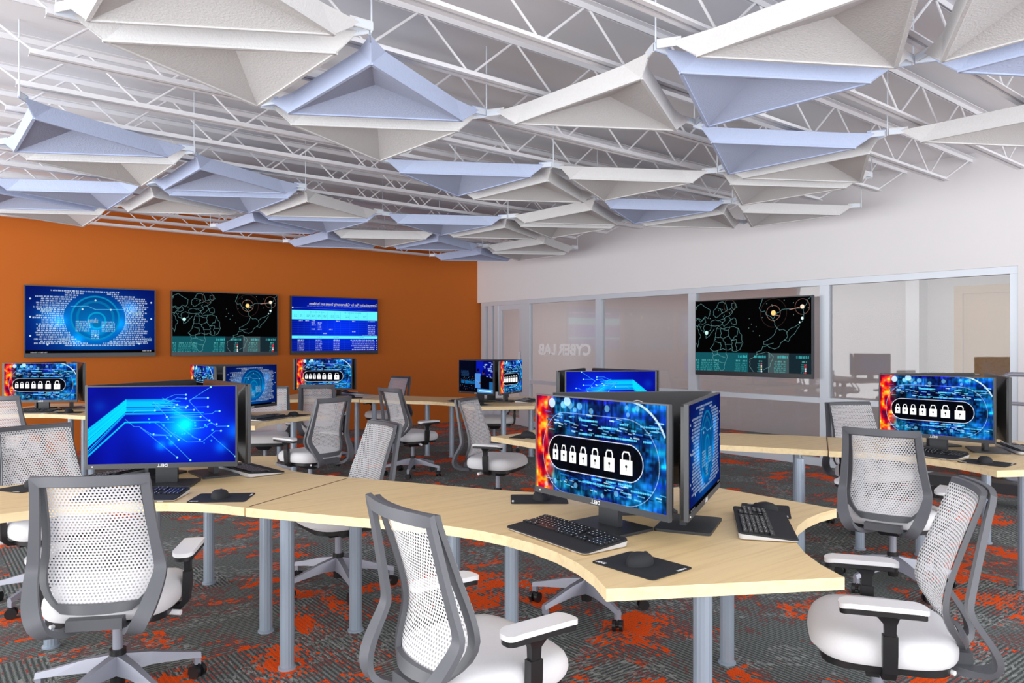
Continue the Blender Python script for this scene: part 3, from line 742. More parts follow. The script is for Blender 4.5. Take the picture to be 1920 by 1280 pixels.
def pic_map():
    W, H = 480, 270; p = Pic(W, H, (0.0, 0.0005, 0.001)); rng = random.Random(12)
    for (x0, x1, c) in [(0, 0.485, (0.05, 0.22, 0.25)), (0.485, 0.655, (0.06, 0.10, 0.12)), (0.655, 0.825, (0.17, 0.22, 0.23)), (0.825, 1.0, (0.06, 0.10, 0.12))]:
        p.rect(x0, 0.735, x1, 1, c)
    C = (0.38, 0.60, 0.60)
    for pl in MAPL:
        q = [pl[0]]
        for a, b in zip(pl[:-1], pl[1:]):
            n = max(1, int(math.hypot(b[0]-a[0], b[1]-a[1])/0.018))
            straight = rng.random() < 0.15
            for k in range(1, n+1):
                t = k/n; j = 0 if straight or k == n else 0.006
                q.append((a[0]+(b[0]-a[0])*t+rng.uniform(-j, j), a[1]+(b[1]-a[1])*t+rng.uniform(-j, j)*1.6))
        p.line(q, C, 1.0, 0.85)
    for (cx, cy, r, al) in [(0.32, 0.08, 0.09, 0.4), (0.70, 0.2, 0.10, 0.75), (0.70, 0.2, 0.19, 0.25), (0.93, 0.13, 0.10, 0.6)]:
        p.disc(cx, cy, r, (0.62, 0.42, 0.36), al, ring=1.6)
    p.disc(0.70, 0.2, 0.035, (0.95, 0.72, 0.38)); p.disc(0.93, 0.13, 0.028, (0.95, 0.8, 0.68)); p.line([(0.93, 0.13), (0.83, 0.165)], (0.8, 0.5, 0.45), 1.5); p.line([(0.70, 0.22), (0.755, 0.245)], (0.8, 0.6, 0.5), 1.3)
    p.disc(0.105, 0.455, 0.028, (0.65, 0.85, 0.82)); p.disc(0.93, 0.28, 0.018, (0.8, 0.9, 0.88)); p.disc(0.91, 0.33, 0.010, (0.8, 0.9, 0.88))
    for k in range(26): p.disc(rng.uniform(0, 1), rng.uniform(0.02, 0.5), 0.005, (0.5, 0.7, 0.68), 0.8)
    T = (0.20, 0.75, 0.75); D = (0.2, 0.55, 0.55)
    for (x0, x1) in [(0.40, 0.475), (0.54, 0.64), (0.735, 0.82), (0.885, 0.985)]: p.words(x0, x1, 0.785, 0.035, T, rng, 1.0)
    for (x0, x1) in [(0.0, 0.035), (0.06, 0.10), (0.115, 0.165), (0.185, 0.225), (0.38, 0.415), (0.44, 0.475), (0.58, 0.61), (0.72, 0.77), (0.785, 0.80), (0.93, 0.965)]:
        p.words(x0, x1, 0.845, 0.02, (0.3, 0.65, 0.62), rng, 1.0)
        for k in range(5): p.words(x0-0.015*rng.random(), x1, 0.88+0.026*k, 0.014, D, rng, 0.9)
    for k, c in enumerate([(0.7, 0.12, 0.2), (0.8, 0.8, 0.8), (0.7, 0.5, 0.1), (0.8, 0.8, 0.85), (0.8, 0.8, 0.85)]):
        p.disc(0.60, 0.885+0.025*k, 0.010, c)
    for k, c in enumerate([(0.8, 0.1, 0.2), (0.85, 0.05, 0.05), (0.8, 0.7, 0.75), (0.8, 0.8, 0.85), (0.8, 0.1, 0.1)]):
        p.disc(0.955, 0.885+0.025*k, 0.011, c)
    return p.a

def pic_plan():
    W, H = 480, 270; p = Pic(W, H); rng = random.Random(6); x, y = p.x, p.y
    g1 = np.exp(-(((x-0.55)*1.6)**2+((y-0.55)*1.5)**2)*2.0)
    p.a = np.stack([0*x+0.001, 0.04+0.08*g1, 0.34+0.45*g1], -1)
    W1 = (0.9, 0.94, 1.0)
    p.words(0.17, 0.985, 0.165, 0.012, (0.45, 0.55, 0.9), rng, 0.7); p.line([(0.01, 0.20), (0.99, 0.235)], (0.4, 0.5, 0.9), 0.9, 0.7); p.disc(0.01, 0.2, 0.012, W1)
    TE = (0.28, 0.82, 0.86)
    p.rect(0, 0.245, 1, 0.415, TE); p.rect(0, 0.715, 1, 0.765, TE)
    xs = [0.07, 0.135, 0.21, 0.27, 0.335, 0.40, 0.485, 0.55, 0.66, 0.765, 0.87]
    for q in xs: p.line([(q, 0.415), (q, 0.69)], (0.12, 0.25, 0.85), 1, 0.6); p.line([(q, 0.26), (q, 0.41)], (0.04, 0.35, 0.4), 1, 0.5)
    for k in range(8): p.line([(0, 0.415+0.0393*k), (1, 0.415+0.0393*k)], (0.12, 0.25, 0.85), 1, 0.5)
    for (q, r) in [(0, 0.92), (2, 0.92), (3, 0.92), (4, 0.92), (5, 0.92), (6, 0.92)]: p.words(0.885, 0.97, 0.435+0.0393*q, 0.014, W1, rng, 0.8)
    for (cx, k) in [(0.10, 0), (0.17, 0), (0.24, 0), (0.52, 0), (0.71, 0), (0.24, 1), (0.31, 1), (0.24, 2), (0.31, 2), (0.31, 3), (0.24, 4), (0.31, 4), (0.44, 4), (0.71, 5), (0.37, 6)]:
        p.words(cx-0.02, cx+0.02, 0.435+0.0393*k, 0.018, W1, rng, 0.9)
    for q in xs: p.words(q-0.045, q-0.012, 0.335, 0.012, (0.02, 0.3, 0.36), rng, 0.7); p.words(q-0.045, q-0.012, 0.36, 0.012, (0.02, 0.3, 0.36), rng, 0.7)
    p.words(0.2, 0.38, 0.275, 0.012, (0.02, 0.3, 0.36), rng, 0.7); p.words(0.6, 0.8, 0.275, 0.012, (0.02, 0.3, 0.36), rng, 0.7)
    p.words(0.82, 0.99, 0.70, 0.012, W1, rng, 0.7)
    for q in (0.1, 0.31, 0.5, 0.8): p.words(q-0.03, q+0.03, 0.74, 0.012, (0.02, 0.3, 0.36), rng, 0.8)
    for k in range(6):
        yy = 0.795+0.036*k
        for cx in (0.10, 0.30, 0.505): p.words(cx-0.035, cx+0.035, yy, 0.018, W1, rng, 0.85)
        p.words(rng.uniform(0.66, 0.72), 0.965, yy, 0.016, W1, rng, 0.85); p.disc(0.99, yy, 0.006, W1)
        p.line([(0, yy+0.018), (1, yy+0.018)], (0.12, 0.25, 0.85), 1, 0.5)
    for q in (0.19, 0.41, 0.6): p.line([(q, 0.765), (q, 1)], (0.12, 0.25, 0.85), 1, 0.6)
    return p.a

def pic_team():
    W, H = 300, 180; p = Pic(W, H, (0.002, 0.010, 0.045)); rng = random.Random(21); x, y = p.x, p.y
    p.rect(0.52, 0, 0.73, 0.55, (0.02, 0.06, 0.55)); p.rect(0.73, 0, 1, 0.5, (0.01, 0.03, 0.35)); p.rect(0, 0, 0.45, 0.5, (0.003, 0.02, 0.07))
    for k in range(16): p.words(0.06+rng.uniform(0, 0.05), 0.30, 0.33+0.012*k, 0.014, (0.25, 0.5, 0.8), rng, 0.5) if k % 2 == 0 else None
    for k in range(26):
        xx = rng.uniform(0.72, 0.97); yy = rng.uniform(0.03, 0.55); p.rect(xx, yy, min(1, xx+rng.uniform(0.02, 0.07)), yy+0.02, (0.6, 0.75, 1.0), 0.8)
    for k in range(14):
        xx = rng.uniform(0.0, 0.42); p.rect(xx, 0.62+rng.uniform(0, 0.05), xx+0.09, 0.72+rng.uniform(0, 0.03), (0.04, 0.28, 0.5), 0.5)
    for k in range(60): p.disc(rng.uniform(0.02, 0.55), rng.uniform(0.5, 0.95), 0.008, rng.choice([(0.1, 0.45, 0.8), (0.5, 0.8, 1), (0.7, 0.35, 0.1)]), 0.7)
    p.rect(0.9, 0.65, 1, 0.88, (0.10, 0.35, 0.6), 0.8)
    # two colleagues
    for (cx, sh, body, head) in [(0.57, 0.40, (0.20, 0.42, 0.72), (0.10, 0.07, 0.07)), (0.73, 0.45, (0.008, 0.012, 0.035), (0.22, 0.12, 0.09))]:
        m = ((abs(x-cx) < 0.085*np.clip((y-sh+0.1)/0.12, 0, 1)) & (y > sh) & (y < 0.86)).astype(float); p.blend(m, body)
        p.disc(cx, sh-0.07, 0.055, head); p.disc(cx+0.005, sh-0.115, 0.045, (0.004, 0.004, 0.008))
    p.line([(0.5, 0.6), (0.60, 0.68)], (0.3, 0.5, 0.75), 5, 0.8); p.disc(0.63, 0.70, 0.03, (0.25, 0.15, 0.1))
    p.rect(0.56, 0.88, 1, 1, (0.25, 0.55, 0.85), 0.9); p.rect(0.60, 0.93, 0.95, 0.96, (0.75, 0.9, 1.0), 0.9); p.rect(0, 0.93, 0.56, 1, (0.003, 0.01, 0.04))
    return p.a

def screen_mesh(name, a, w_, h_):
    """picture as a dense coloured grid; local +X faces the viewer, +Y is the picture's right, origin at its centre"""
    H, W = a.shape[:2]
    yy = np.linspace(-w_/2, w_/2, W); zz = np.linspace(h_/2, -h_/2, H)
    Yg, Zg = np.meshgrid(yy, zz)
    co = np.stack([np.zeros_like(Yg), Yg, Zg], -1).reshape(-1, 3)
    idx = np.arange(H*W).reshape(H, W)
    q = np.stack([idx[1:, :-1], idx[1:, 1:], idx[:-1, 1:], idx[:-1, :-1]], -1).reshape(-1, 4)
    me = bpy.data.meshes.new(name); me.vertices.add(len(co)); me.vertices.foreach_set('co', co.ravel())
    me.loops.add(q.size); me.loops.foreach_set('vertex_index', q.ravel().astype(np.int32))
    me.polygons.add(len(q)); me.polygons.foreach_set('loop_start', (np.arange(len(q))*4).astype(np.int32))
    try: me.polygons.foreach_set('loop_total', np.full(len(q), 4, np.int32))
    except Exception: pass
    at = me.color_attributes.new('pixel', 'FLOAT_COLOR', 'POINT')
    c = np.ones((H*W, 4)); c[:, :3] = (np.clip(a, 0, 1.0)**1.8).reshape(-1, 3)
    at.data.foreach_set('color', c.ravel())
    me.update(calc_edges=True); me.materials.append(M['screen'])
    return me
PW, PH = 0.664, 0.362
SCR = {'pad': screen_mesh('screen_padlocks', pic_padlocks(), PW, PH), 'circ': screen_mesh('screen_circuit', pic_circuit(), PW, PH),
    'circf': screen_mesh('screen_circuit_mirrored', pic_circuit(True), PW, PH), 'code': screen_mesh('screen_code', pic_code(0.8), PW, PH),
    'team': screen_mesh('screen_team', pic_team(), PW, PH)}
SCR_TV = {'code': screen_mesh('screen_code_wall', pic_code(), 1.0, 1.0), 'map': screen_mesh('screen_map_wall', pic_map(), 1.0, 1.0), 'plan': screen_mesh('screen_plan_wall', pic_plan(), 1.0, 1.0)}

# ------------------------------------------------------------------ wall displays
def tv(name_label, content, loc, rz, W_, H_, depth):
    t = thing('wall_display', name_label, 'screen', loc, rz, 'large wall screens')
    # local +X faces the room; back against the wall at x = 0
    bm = bmesh.new(); box(bm, 0.0, depth-0.035, -W_/2+0.06, W_/2-0.06, -H_/2+0.03, H_/2-0.03); bevel(bm, 0.006, 1); obj('back_housing', bm, M['black'], t)
    bm = bmesh.new(); box(bm, depth-0.045, depth, -W_/2, W_/2, -H_/2, H_/2); bevel(bm, 0.004, 2); obj('bezel', bm, M['tvframe'], t)
    o = bpy.data.objects.new('screen', SCR_TV[content]); COL.objects.link(o); o.parent = t
    o.location = (depth+0.0012, 0, 0.021); o.scale = (1, W_-0.024, H_-0.066)
    return t
tv1 = tv('wall screen with glowing blue code around a ring, leftmost on the orange wall', 'code', (1.92, WV-0.002, 1.665), -PI/2, 1.515, 0.905, 0.07)
tv2 = tv('black world map screen in the middle of the orange wall', 'map', (3.635, WV-0.002, 1.665), -PI/2, 1.505, 0.905, 0.07)
tv3 = tv('blue wall screen showing a communication plan table on the orange wall', 'plan', (5.33, WV-0.002, 1.663), -PI/2, 1.475, 0.895, 0.07)
tv4 = tv('thick black world map screen hung on the glass partition', 'map', (WU-0.012, 5.49, 1.462), PI, 1.63, 0.945, 0.125)
# headline of the plan and the marks on the code picture, mirrored as they appear
def tv_text(parent, body, size, y, z, x=0.075, mirror=True, maxw=None, mat='mark', squash=1.0):
    o = text_obj('screen_text', body, size, M[mat], parent, Matrix.Identity(4), extrude=0.0003, bold=0.0015)
    xs = [v.co.x for v in o.data.vertices]; c = (max(xs)+min(xs))/2; k = 1.0 if not maxw else maxw/(max(xs)-min(xs))
    for v in o.data.vertices:
        a, b, d = v.co; v.co = (x+d, y+(-(a-c)*k if mirror else (a-c)*k), z+b*squash)
    return o
tv_text(tv3, 'Communication Plan for Cybersecurity Events and Incidents', 0.062, 0.135, 0.335, maxw=1.17)
M['ghost'] = plain('pale_print', srgb(150, 196, 224), 0.6, var=0.0)
for (yy, zz, sz) in [(0.0, 0.02, 0.085), (-0.52, 0.15, 0.075), (0.52, 0.13, 0.075), (-0.32, -0.22, 0.075), (0.66, -0.22, 0.075)]:
    tv_text(tv1, 'alamy', sz, yy, zz, maxw=0.12 if yy < 0.6 else 0.1, mat='ghost')

# ------------------------------------------------------------------ office chair
def interp(keys, z):
    """keys: (z, a, b) sorted by descending z; smooth interpolation"""
    for k in range(len(keys)-1):
        if keys[k][0] >= z >= keys[k+1][0]:
            t = (keys[k][0]-z)/(keys[k][0]-keys[k+1][0])
            p0 = keys[max(0, k-1)]; p1 = keys[k]; p2 = keys[k+1]; p3 = keys[min(len(keys)-1, k+2)]
            def cr(i): return 0.5*((2*p1[i])+(-p0[i]+p2[i])*t+(2*p0[i]-5*p1[i]+4*p2[i]-p3[i])*t*t+(-p0[i]+3*p1[i]-3*p2[i]+p3[i])*t**3)
            return cr(1), cr(2)
    return (keys[0][1], keys[0][2]) if z > keys[0][0] else (keys[-1][1], keys[-1][2])
BK = [(0.925, -0.275, 0.183), (0.82, -0.240, 0.187), (0.72, -0.204, 0.193), (0.63, -0.174, 0.205), (0.56, -0.164, 0.216), (0.51, -0.180, 0.208), (0.46, -0.212, 0.172), (0.42, -0.232, 0.120)]
def bp(x, z, dy=0.0):
    y, w_ = interp(BK, z); return Vector((x, y-0.032*(1-min(1, (x/max(w_, 0.02))**2))+dy, z))
def make_chair():
    t = thing('office_chair', '', 'chair')
    # knitted back
    zs = [0.906-(0.906-0.425)*k/24 for k in range(25)]
    bm = bmesh.new(); uvl = bm.loops.layers.uv.new('UVMap'); rows = []; L = 0; lens = []
    NX = 10
    for k, z in enumerate(zs):
        y, w_ = interp(BK, z); wi = w_-0.003
        rows.append([bm.verts.new(bp(wi*(-1+2*i/NX), z, 0.0125)) for i in range(NX+1)])
        if k: L += (rows[-1][NX//2].co-rows[-2][NX//2].co).length
        lens.append(L)
    for k in range(len(rows)-1):
        for i in range(NX):
            vs = [rows[k][i], rows[k][i+1], rows[k+1][i+1], rows[k+1][i]]; ls = [lens[k], lens[k], lens[k+1], lens[k+1]]
            f = bm.faces.new(vs)
            for lp, l in zip(f.loops, ls): lp[uvl].uv = (lp.vert.co.x+1.0, l+1.0)
    obj('mesh_back', bm, M['knit'], t, smooth=True)
    # inner frame ring around the mesh
    bm = bmesh.new(); ring = []
    n = 18
    def pair(xo, zo, xi, zi): ring.append((bp(xo, zo), bp(xi, zi)))
    NT = 8
    for i in range(NT):           # top, left to right
        a = -1+2*i/NT; wo = interp(BK, 0.925)[1]; wi = interp(BK, 0.885)[1]-0.026; pair(a*wo, 0.925, a*wi, 0.885)
    for k in range(n):            # right side down
        zo = 0.925+(0.42-0.925)*k/n; zi = 0.885+(0.452-0.885)*k/n; pair(interp(BK, zo)[1], zo, interp(BK, zi)[1]-0.026, zi)
    for i in range(NT):           # bottom, right to left
        a = 1-2*i/NT; wo = interp(BK, 0.42)[1]; wi = interp(BK, 0.452)[1]-0.026; pair(a*wo, 0.42, a*wi, 0.452)
    for k in range(n):            # left side up
        zo = 0.42+(0.925-0.42)*k/n; zi = 0.452+(0.885-0.452)*k/n; pair(-interp(BK, zo)[1], zo, -(interp(BK, zi)[1]-0.026), zi)
    R4 = []
    for (o_, i_) in ring:
        f = Vector((0, 0.009, 0)); R4.append([bm.verts.new(o_+f), bm.verts.new(i_+f), bm.verts.new(i_-f), bm.verts.new(o_-f)])
    m = len(R4)
    for k in range(m):
        for j in range(4): bm.faces.new((R4[k][j], R4[k][(j+1) % 4], R4[(k+1) % m][(j+1) % 4], R4[(k+1) % m][j]))
    bevel(bm, 0.003, 1, 0.8)
    obj('back_frame', bm, M['chair_dark2'], t, smooth=True)
    # outer wishbone frame
    side0 = [(0.050, -0.10, 0.352, 0.014, 0.016), (0.085, -0.19, 0.350, 0.018, 0.014), (0.120, -0.262, 0.353, 0.022, 0.012), (0.150, -0.305, 0.372, 0.026, 0.011), (0.172, -0.317, 0.405, 0.028, 0.010), (0.192, -0.304, 0.448, 0.028, 0.010),
        (0.207, -0.272, 0.500, 0.026, 0.009), (0.216, -0.240, 0.548, 0.023, 0.009), (0.216, -0.228, 0.585, 0.021, 0.009), (0.208, -0.238, 0.640, 0.019, 0.009), (0.196, -0.260, 0.740, 0.017, 0.009), (0.187, -0.282, 0.840, 0.016, 0.009), (0.183, -0.296, 0.900, 0.016, 0.009)]
    side = []
    for k in range(len(side0)-1):
        p0 = side0[max(0, k-1)]; p1 = side0[k]; p2 = side0[k+1]; p3 = side0[min(len(side0)-1, k+2)]
        for t_ in (0.0, 0.5):
            side.append(tuple(0.5*((2*p1[i])+(-p0[i]+p2[i])*t_+(2*p0[i]-5*p1[i]+4*p2[i]-p3[i])*t_*t_+(-p0[i]+3*p1[i]-3*p2[i]+p3[i])*t_**3) for i in range(5)))
    side.append(side0[-1])
    pts = []; inw = []; hw = []; th = []
    for (x, y, z, a, b) in side: pts.append(Vector((x, y, z))); inw.append(Vector((-1, 0, 0))); hw.append(a); th.append(b)
    for k in range(9):
        a = 1-2*k/8; x = a*0.181; pts.append(Vector((x, -0.300-0.030*(1-a*a), 0.911))); inw.append(Vector((-a*0.9 if abs(a) == 1 else 0, 0, -1)).normalized()); hw.append(0.024 if abs(a) == 1 else 0.018); th.append(0.009)
    for (x, y, z, a, b) in side[::-1]: pts.append(Vector((-x, y, z))); inw.append(Vector((1, 0, 0))); hw.append(a); th.append(b)
    secs = []
    for k in range(len(pts)):
        tg = (pts[min(k+1, len(pts)-1)]-pts[max(k-1, 0)]).normalized()
        A = inw[k]-tg*inw[k].dot(tg)*(0.0 if abs(inw[k].x*inw[k].z) > 0.1 else 1.0); A.normalize(); B = tg.cross(A).normalized(); secs.append((A*hw[k], B*th[k]))
    bm = bmesh.new(); sweep(bm, pts, secs); bevel(bm, 0.0035, 2, 0.9)
    obj('outer_frame', bm, M['chair_frame'], t, smooth=True)
    bm = bmesh.new(); box(bm, -0.095, 0.095, -0.268, -0.215, 0.362, 0.402); bevel(bm, 0.010, 2); obj('back_bracket', bm, M['chair_dark2'], t, smooth=True)
    # seat cushion
    bm = bmesh.new(); n = 56; prev = None
    lv = [(0.02, 0.463), (0.4, 0.465), (0.72, 0.464), (0.88, 0.459), (0.955, 0.448), (0.992, 0.430), (1.0, 0.410), (0.99, 0.390), (0.955, 0.377), (0.88, 0.373), (0.4, 0.372), (0.02, 0.372)]
    for (sc_, z) in lv:
        ring = []
        for k in range(n):
            a = 2*PI*k/n; ca, sa = math.cos(a), math.sin(a); r_ = (abs(ca)**3.6+abs(sa)**3.6)**(-1/3.6)
            x, y = ca*r_*sc_, sa*r_*sc_
            fr_ = max(0.0, y-0.55)/0.45; Z = z
            if z > 0.40: Z = z-0.022*fr_**2+0.004*abs(x)**2
            else: Z = z+0.010*fr_**2
            ring.append(bm.verts.new((x*0.243*(1.0 if y > 0 else 1.0+0.07*y), -0.004+y*0.226, Z)))
        if prev:
            for k in range(n): bm.faces.new((prev[k], prev[(k+1) % n], ring[(k+1) % n], ring[k]))
        else: bm.faces.new(ring)
        prev = ring
    bm.faces.new(prev[::-1])
    obj('seat_cushion', bm, M['seat'], t, smooth=True)
    bm = bmesh.new()
    prism(bm, [(x, y-0.004) for x, y in rrect(0.43, 0.39, 0.09)], 0.352, 0.378); bevel(bm, 0.006, 1); obj('seat_pan', bm, M['black'], t, smooth=True)
    bm = bmesh.new(); vs = box(bm, -0.085, 0.085, -0.13, 0.13, 0.300, 0.354)
    for v in vs:
        if v.co.z < 0.33: v.co.x *= 0.6; v.co.y *= 0.55
    box(bm, -0.2, 0.2, 0.02, 0.06, 0.330, 0.354)
    bevel(bm, 0.006, 1); obj('tilt_mechanism', bm, M['black'], t, smooth=True)
    bm = bmesh.new(); cyl(bm, (0.08, -0.02, 0.35), (0.22, -0.06, 0.345), 0.006, n=8); cyl(bm, (0.20, -0.055, 0.346), (0.25, -0.068, 0.344), 0.011, n=10); cyl(bm, (-0.08, -0.10, 0.36), (-0.17, -0.2, 0.36), 0.008, n=8)
    obj('lever', bm, M['pad'], t, smooth=True)
    bm = bmesh.new(); cyl(bm, (0, 0, 0.185), (0, 0, 0.32), 0.019, n=20); obj('gas_column', bm, M['base'], t, smooth=True)
    bm = bmesh.new(); cyl(bm, (0, 0, 0.172), (0, 0, 0.196), 0.031, n=20); cyl(bm, (0, 0, 0.058), (0, 0, 0.12), 0.027, 0.030, n=20); obj('column_collar', bm, M['black'], t, smooth=True)
    bm = bmesh.new(); cyl(bm, (0, 0, 0.105), (0, 0, 0.178), 0.036, 0.030, n=20)
    for k in range(5):
        a = 2*PI*k/5+PI/2; d = Vector((math.cos(a), math.sin(a), 0)); s_ = Vector((-d.y, d.x, 0))
        st = [(0.02, 0.139, 0.030, 0.036), (0.12, 0.133, 0.024, 0.024), (0.24, 0.109, 0.018, 0.014), (0.315, 0.094, 0.015, 0.011)]
        rings = []
        for (r_, z, hwid, hh) in st:
            c = d*r_+Vector((0, 0, z)); rings.append([bm.verts.new(c+s_*hwid*0.55+Vector((0, 0, hh))), bm.verts.new(c+s_*hwid+Vector((0, 0, -hh))), bm.verts.new(c-s_*hwid+Vector((0, 0, -hh))), bm.verts.new(c-s_*hwid*0.55+Vector((0, 0, hh)))])
        for q in range(3):
            for j in range(4): bm.faces.new((rings[q][j], rings[q][(j+1) % 4], rings[q+1][(j+1) % 4], rings[q+1][j]))
        bm.faces.new(rings[0]); bm.faces.new(rings[-1][::-1])
        box(bm, -0.012, 0.012, -0.012, 0.012, 0, 0.034, M_=Matrix.Translation(d*0.302+Vector((0, 0, 0.056)))@Matrix.Rotation(a, 4, 'Z'))
    bevel(bm, 0.002, 1, 0.6); obj('star_base', bm, M['base'], t)
    for k in range(5):
        a = 2*PI*k/5+PI/2; d = Vector((math.cos(a), math.sin(a), 0)); c = d*0.302; ta = a+0.9+k*0.7; ax = Vector((math.cos(ta), math.sin(ta), 0))
        bm = bmesh.new()
        for sg in (-1, 1): cyl(bm, c+ax*0.009*sg+Vector((0, 0, 0.027)), c+ax*0.026*sg+Vector((0, 0, 0.027)), 0.027, n=20)
        cyl(bm, c+ax*-0.01+Vector((0, 0, 0.027)), c+ax*0.01+Vector((0, 0, 0.027)), 0.012, n=12)
        box(bm, -0.008, 0.008, -0.014, 0.014, 0.034, 0.060, M_=Matrix.Translation(c)@Matrix.Rotation(ta, 4, 'Z'))
        bevel(bm, 0.003, 1, 0.8); obj('caster', bm, M['black'], t, smooth=True)
    # armrests
    for sg in (-1, 1):
        bm = bmesh.new()
        path = [(0.17, 0.0, 0.345, 0.020, 0.010), (0.235, 0.0, 0.350, 0.020, 0.010), (0.256, 0.0, 0.375, 0.021, 0.013), (0.260, 0.0, 0.43, 0.022, 0.015), (0.261, 0.0, 0.490, 0.022, 0.015)]
        pts = [Vector((sg*x, y, z)) for x, y, z, a, b in path]
        secs = []
        for k in range(len(pts)):
            tg = (pts[min(k+1, len(pts)-1)]-pts[max(k-1, 0)]).normalized(); A = Vector((0, 1, 0)); B = tg.cross(A).normalized(); secs.append((A*path[k][3], B*path[k][4]))
        sweep(bm, pts, secs)
        path = [(0.261, 0.0, 0.47, 0.016, 0.011), (0.262, 0.0, 0.525, 0.018, 0.012), (0.262, 0.006, 0.548, 0.032, 0.016), (0.262, 0.01, 0.562, 0.060, 0.024), (0.262, 0.015, 0.572, 0.092, 0.032)]
        pts = [Vector((sg*x, y, z)) for x, y, z, a, b in path]
        sweep(bm, pts, [(Vector((0, p_[3], 0)), Vector((p_[4], 0, 0))) for p_ in path])
        bevel(bm, 0.003, 1, 0.7)
        ar = obj('armrest', bm, M['black'], t, smooth=True)
        bm = bmesh.new()
        A, B = prism(bm, [(sg*0.262+x, y+0.02) for x, y in rrect(0.074, 0.250, 0.030, 6)], 0.565, 0.582)
        for v in bm.verts: v.co.z += -0.9*(v.co.y-0.02)**2
        obj('pad_tray', bm, M['black'], ar, smooth=True)
        bm = bmesh.new()
        A, B = prism(bm, [(sg*0.262+x, y+0.02) for x, y in rrect(0.080, 0.258, 0.032, 6)], 0.5825, 0.598)
        bevel(bm, 0.006, 3, 0.8)
        for v in bm.verts: v.co.z += -0.9*(v.co.y-0.02)**2
        obj('arm_pad', bm, M['pad'], ar, smooth=True)
    return t
M['chair_dark2'] = plain('chair_inner_frame', srgb(92, 94, 99), 0.4, spec=0.4, var=0.03)
chair0 = make_chair(); chair_used = [False]
def place_chair(x, y, ang, label, base=0):
    rz = math.radians(ang)-PI/2
    if not chair_used[0]:
        chair_used[0] = True; chair0.location = (x, y, 0); chair0.rotation_euler = (0, 0, rz); chair0['label'] = label; r = chair0
    else: r = dup(chair0, (x, y, 0), rz, label)
    r['group'] = 'mesh-back office chairs at the desks'
    if base:
        for ch in r.children:
            if ch.name.split('.')[0] in ('star_base', 'caster'): ch.rotation_euler = (0, 0, math.radians(base))
    return r
CH = [(0.66, 3.34, 62, 'grey-framed mesh office chair seen from behind at the bottom left corner', 10),
      (1.43, 1.955, -2, 'mesh office chair seen from behind, nearest the camera, below the middle of the front desk'),
      (2.62, 1.29, 124, 'mesh office chair in the bottom right corner, side-on with its seat facing the front desk'),
      (4.47, 2.11, 14, 'mesh office chair seen from behind in front of the right-hand padlock monitor'),
      (5.74, 2.86, 244, 'mesh office chair facing the camera behind the right-hand desk, by the glass wall'),
      (1.95, 4.07, 177, 'white mesh chair back standing just behind the seam of the front desk'),
      (0.65, 4.84, -76, 'mesh office chair facing the camera behind the front left desk, at the left edge'),
      (0.78, 8.40, 60, 'mesh office chair cut by the left edge, in front of the far left padlock monitor'),
      (3.80, 8.36, 55, 'mesh office chair seen from behind below the padlock monitor at the orange wall'),
      (2.80, 6.40, 108, 'mesh office chair turned left, standing beside the tip of the middle left desk'),
      (4.24, 7.06, 4, 'mesh office chair facing right, alone in the open floor between the far desks'),
      (5.14, 9.30, 190, 'farthest mesh office chair, close to the orange wall behind the back desk'),
      (3.87, 5.08, -60, 'mesh office chair facing right, just left of the desk with mirrored circuit monitor'),
      (2.92, 7.80, 240, 'office chair half hidden behind the middle left desk, its grey seat under the tabletop'),
      (5.92, 7.85, 238, 'office chair mostly hidden behind the far desk near the glazed door'),
      (2.79, 2.90, 240, 'office chair hidden behind the front right monitors, only its star base seen under the desk', 16)]
for c in CH: place_chair(*c)

# ------------------------------------------------------------------ desks
LARM, HW = 0.78, 0.358
def arm_corner(O, ang, s, L=LARM):
    r = math.radians(ang); return (O[0]+L*math.cos(r)-s*HW*math.sin(r), O[1]+L*math.sin(r)+s*HW*math.cos(r))
def arc3(a, m, b, n=8):
    """points on the circle through a, m, b, from a to b (both included)"""
    ax, ay = a; bx, by = m; cx, cy = b
    d = 2*(ax*(by-cy)+bx*(cy-ay)+cx*(ay-by))
    ux = ((ax*ax+ay*ay)*(by-cy)+(bx*bx+by*by)*(cy-ay)+(cx*cx+cy*cy)*(ay-by))/d
    uy = ((ax*ax+ay*ay)*(cx-bx)+(bx*bx+by*by)*(ax-cx)+(cx*cx+cy*cy)*(bx-ax))/d
    r = math.hypot(ax-ux, ay-uy); t0 = math.atan2(ay-uy, ax-ux); tm = math.atan2(by-uy, bx-ux); t1 = math.atan2(cy-uy, cx-ux)
    def un(t, ref):
        while t-ref > PI: t -= 2*PI
        while t-ref < -PI: t += 2*PI
        return t
    tm = un(tm, t0); t1 = un(t1, tm)
    return [(ux+r*math.cos(t0+(t1-t0)*k/n), uy+r*math.sin(t0+(t1-t0)*k/n)) for k in range(n+1)]
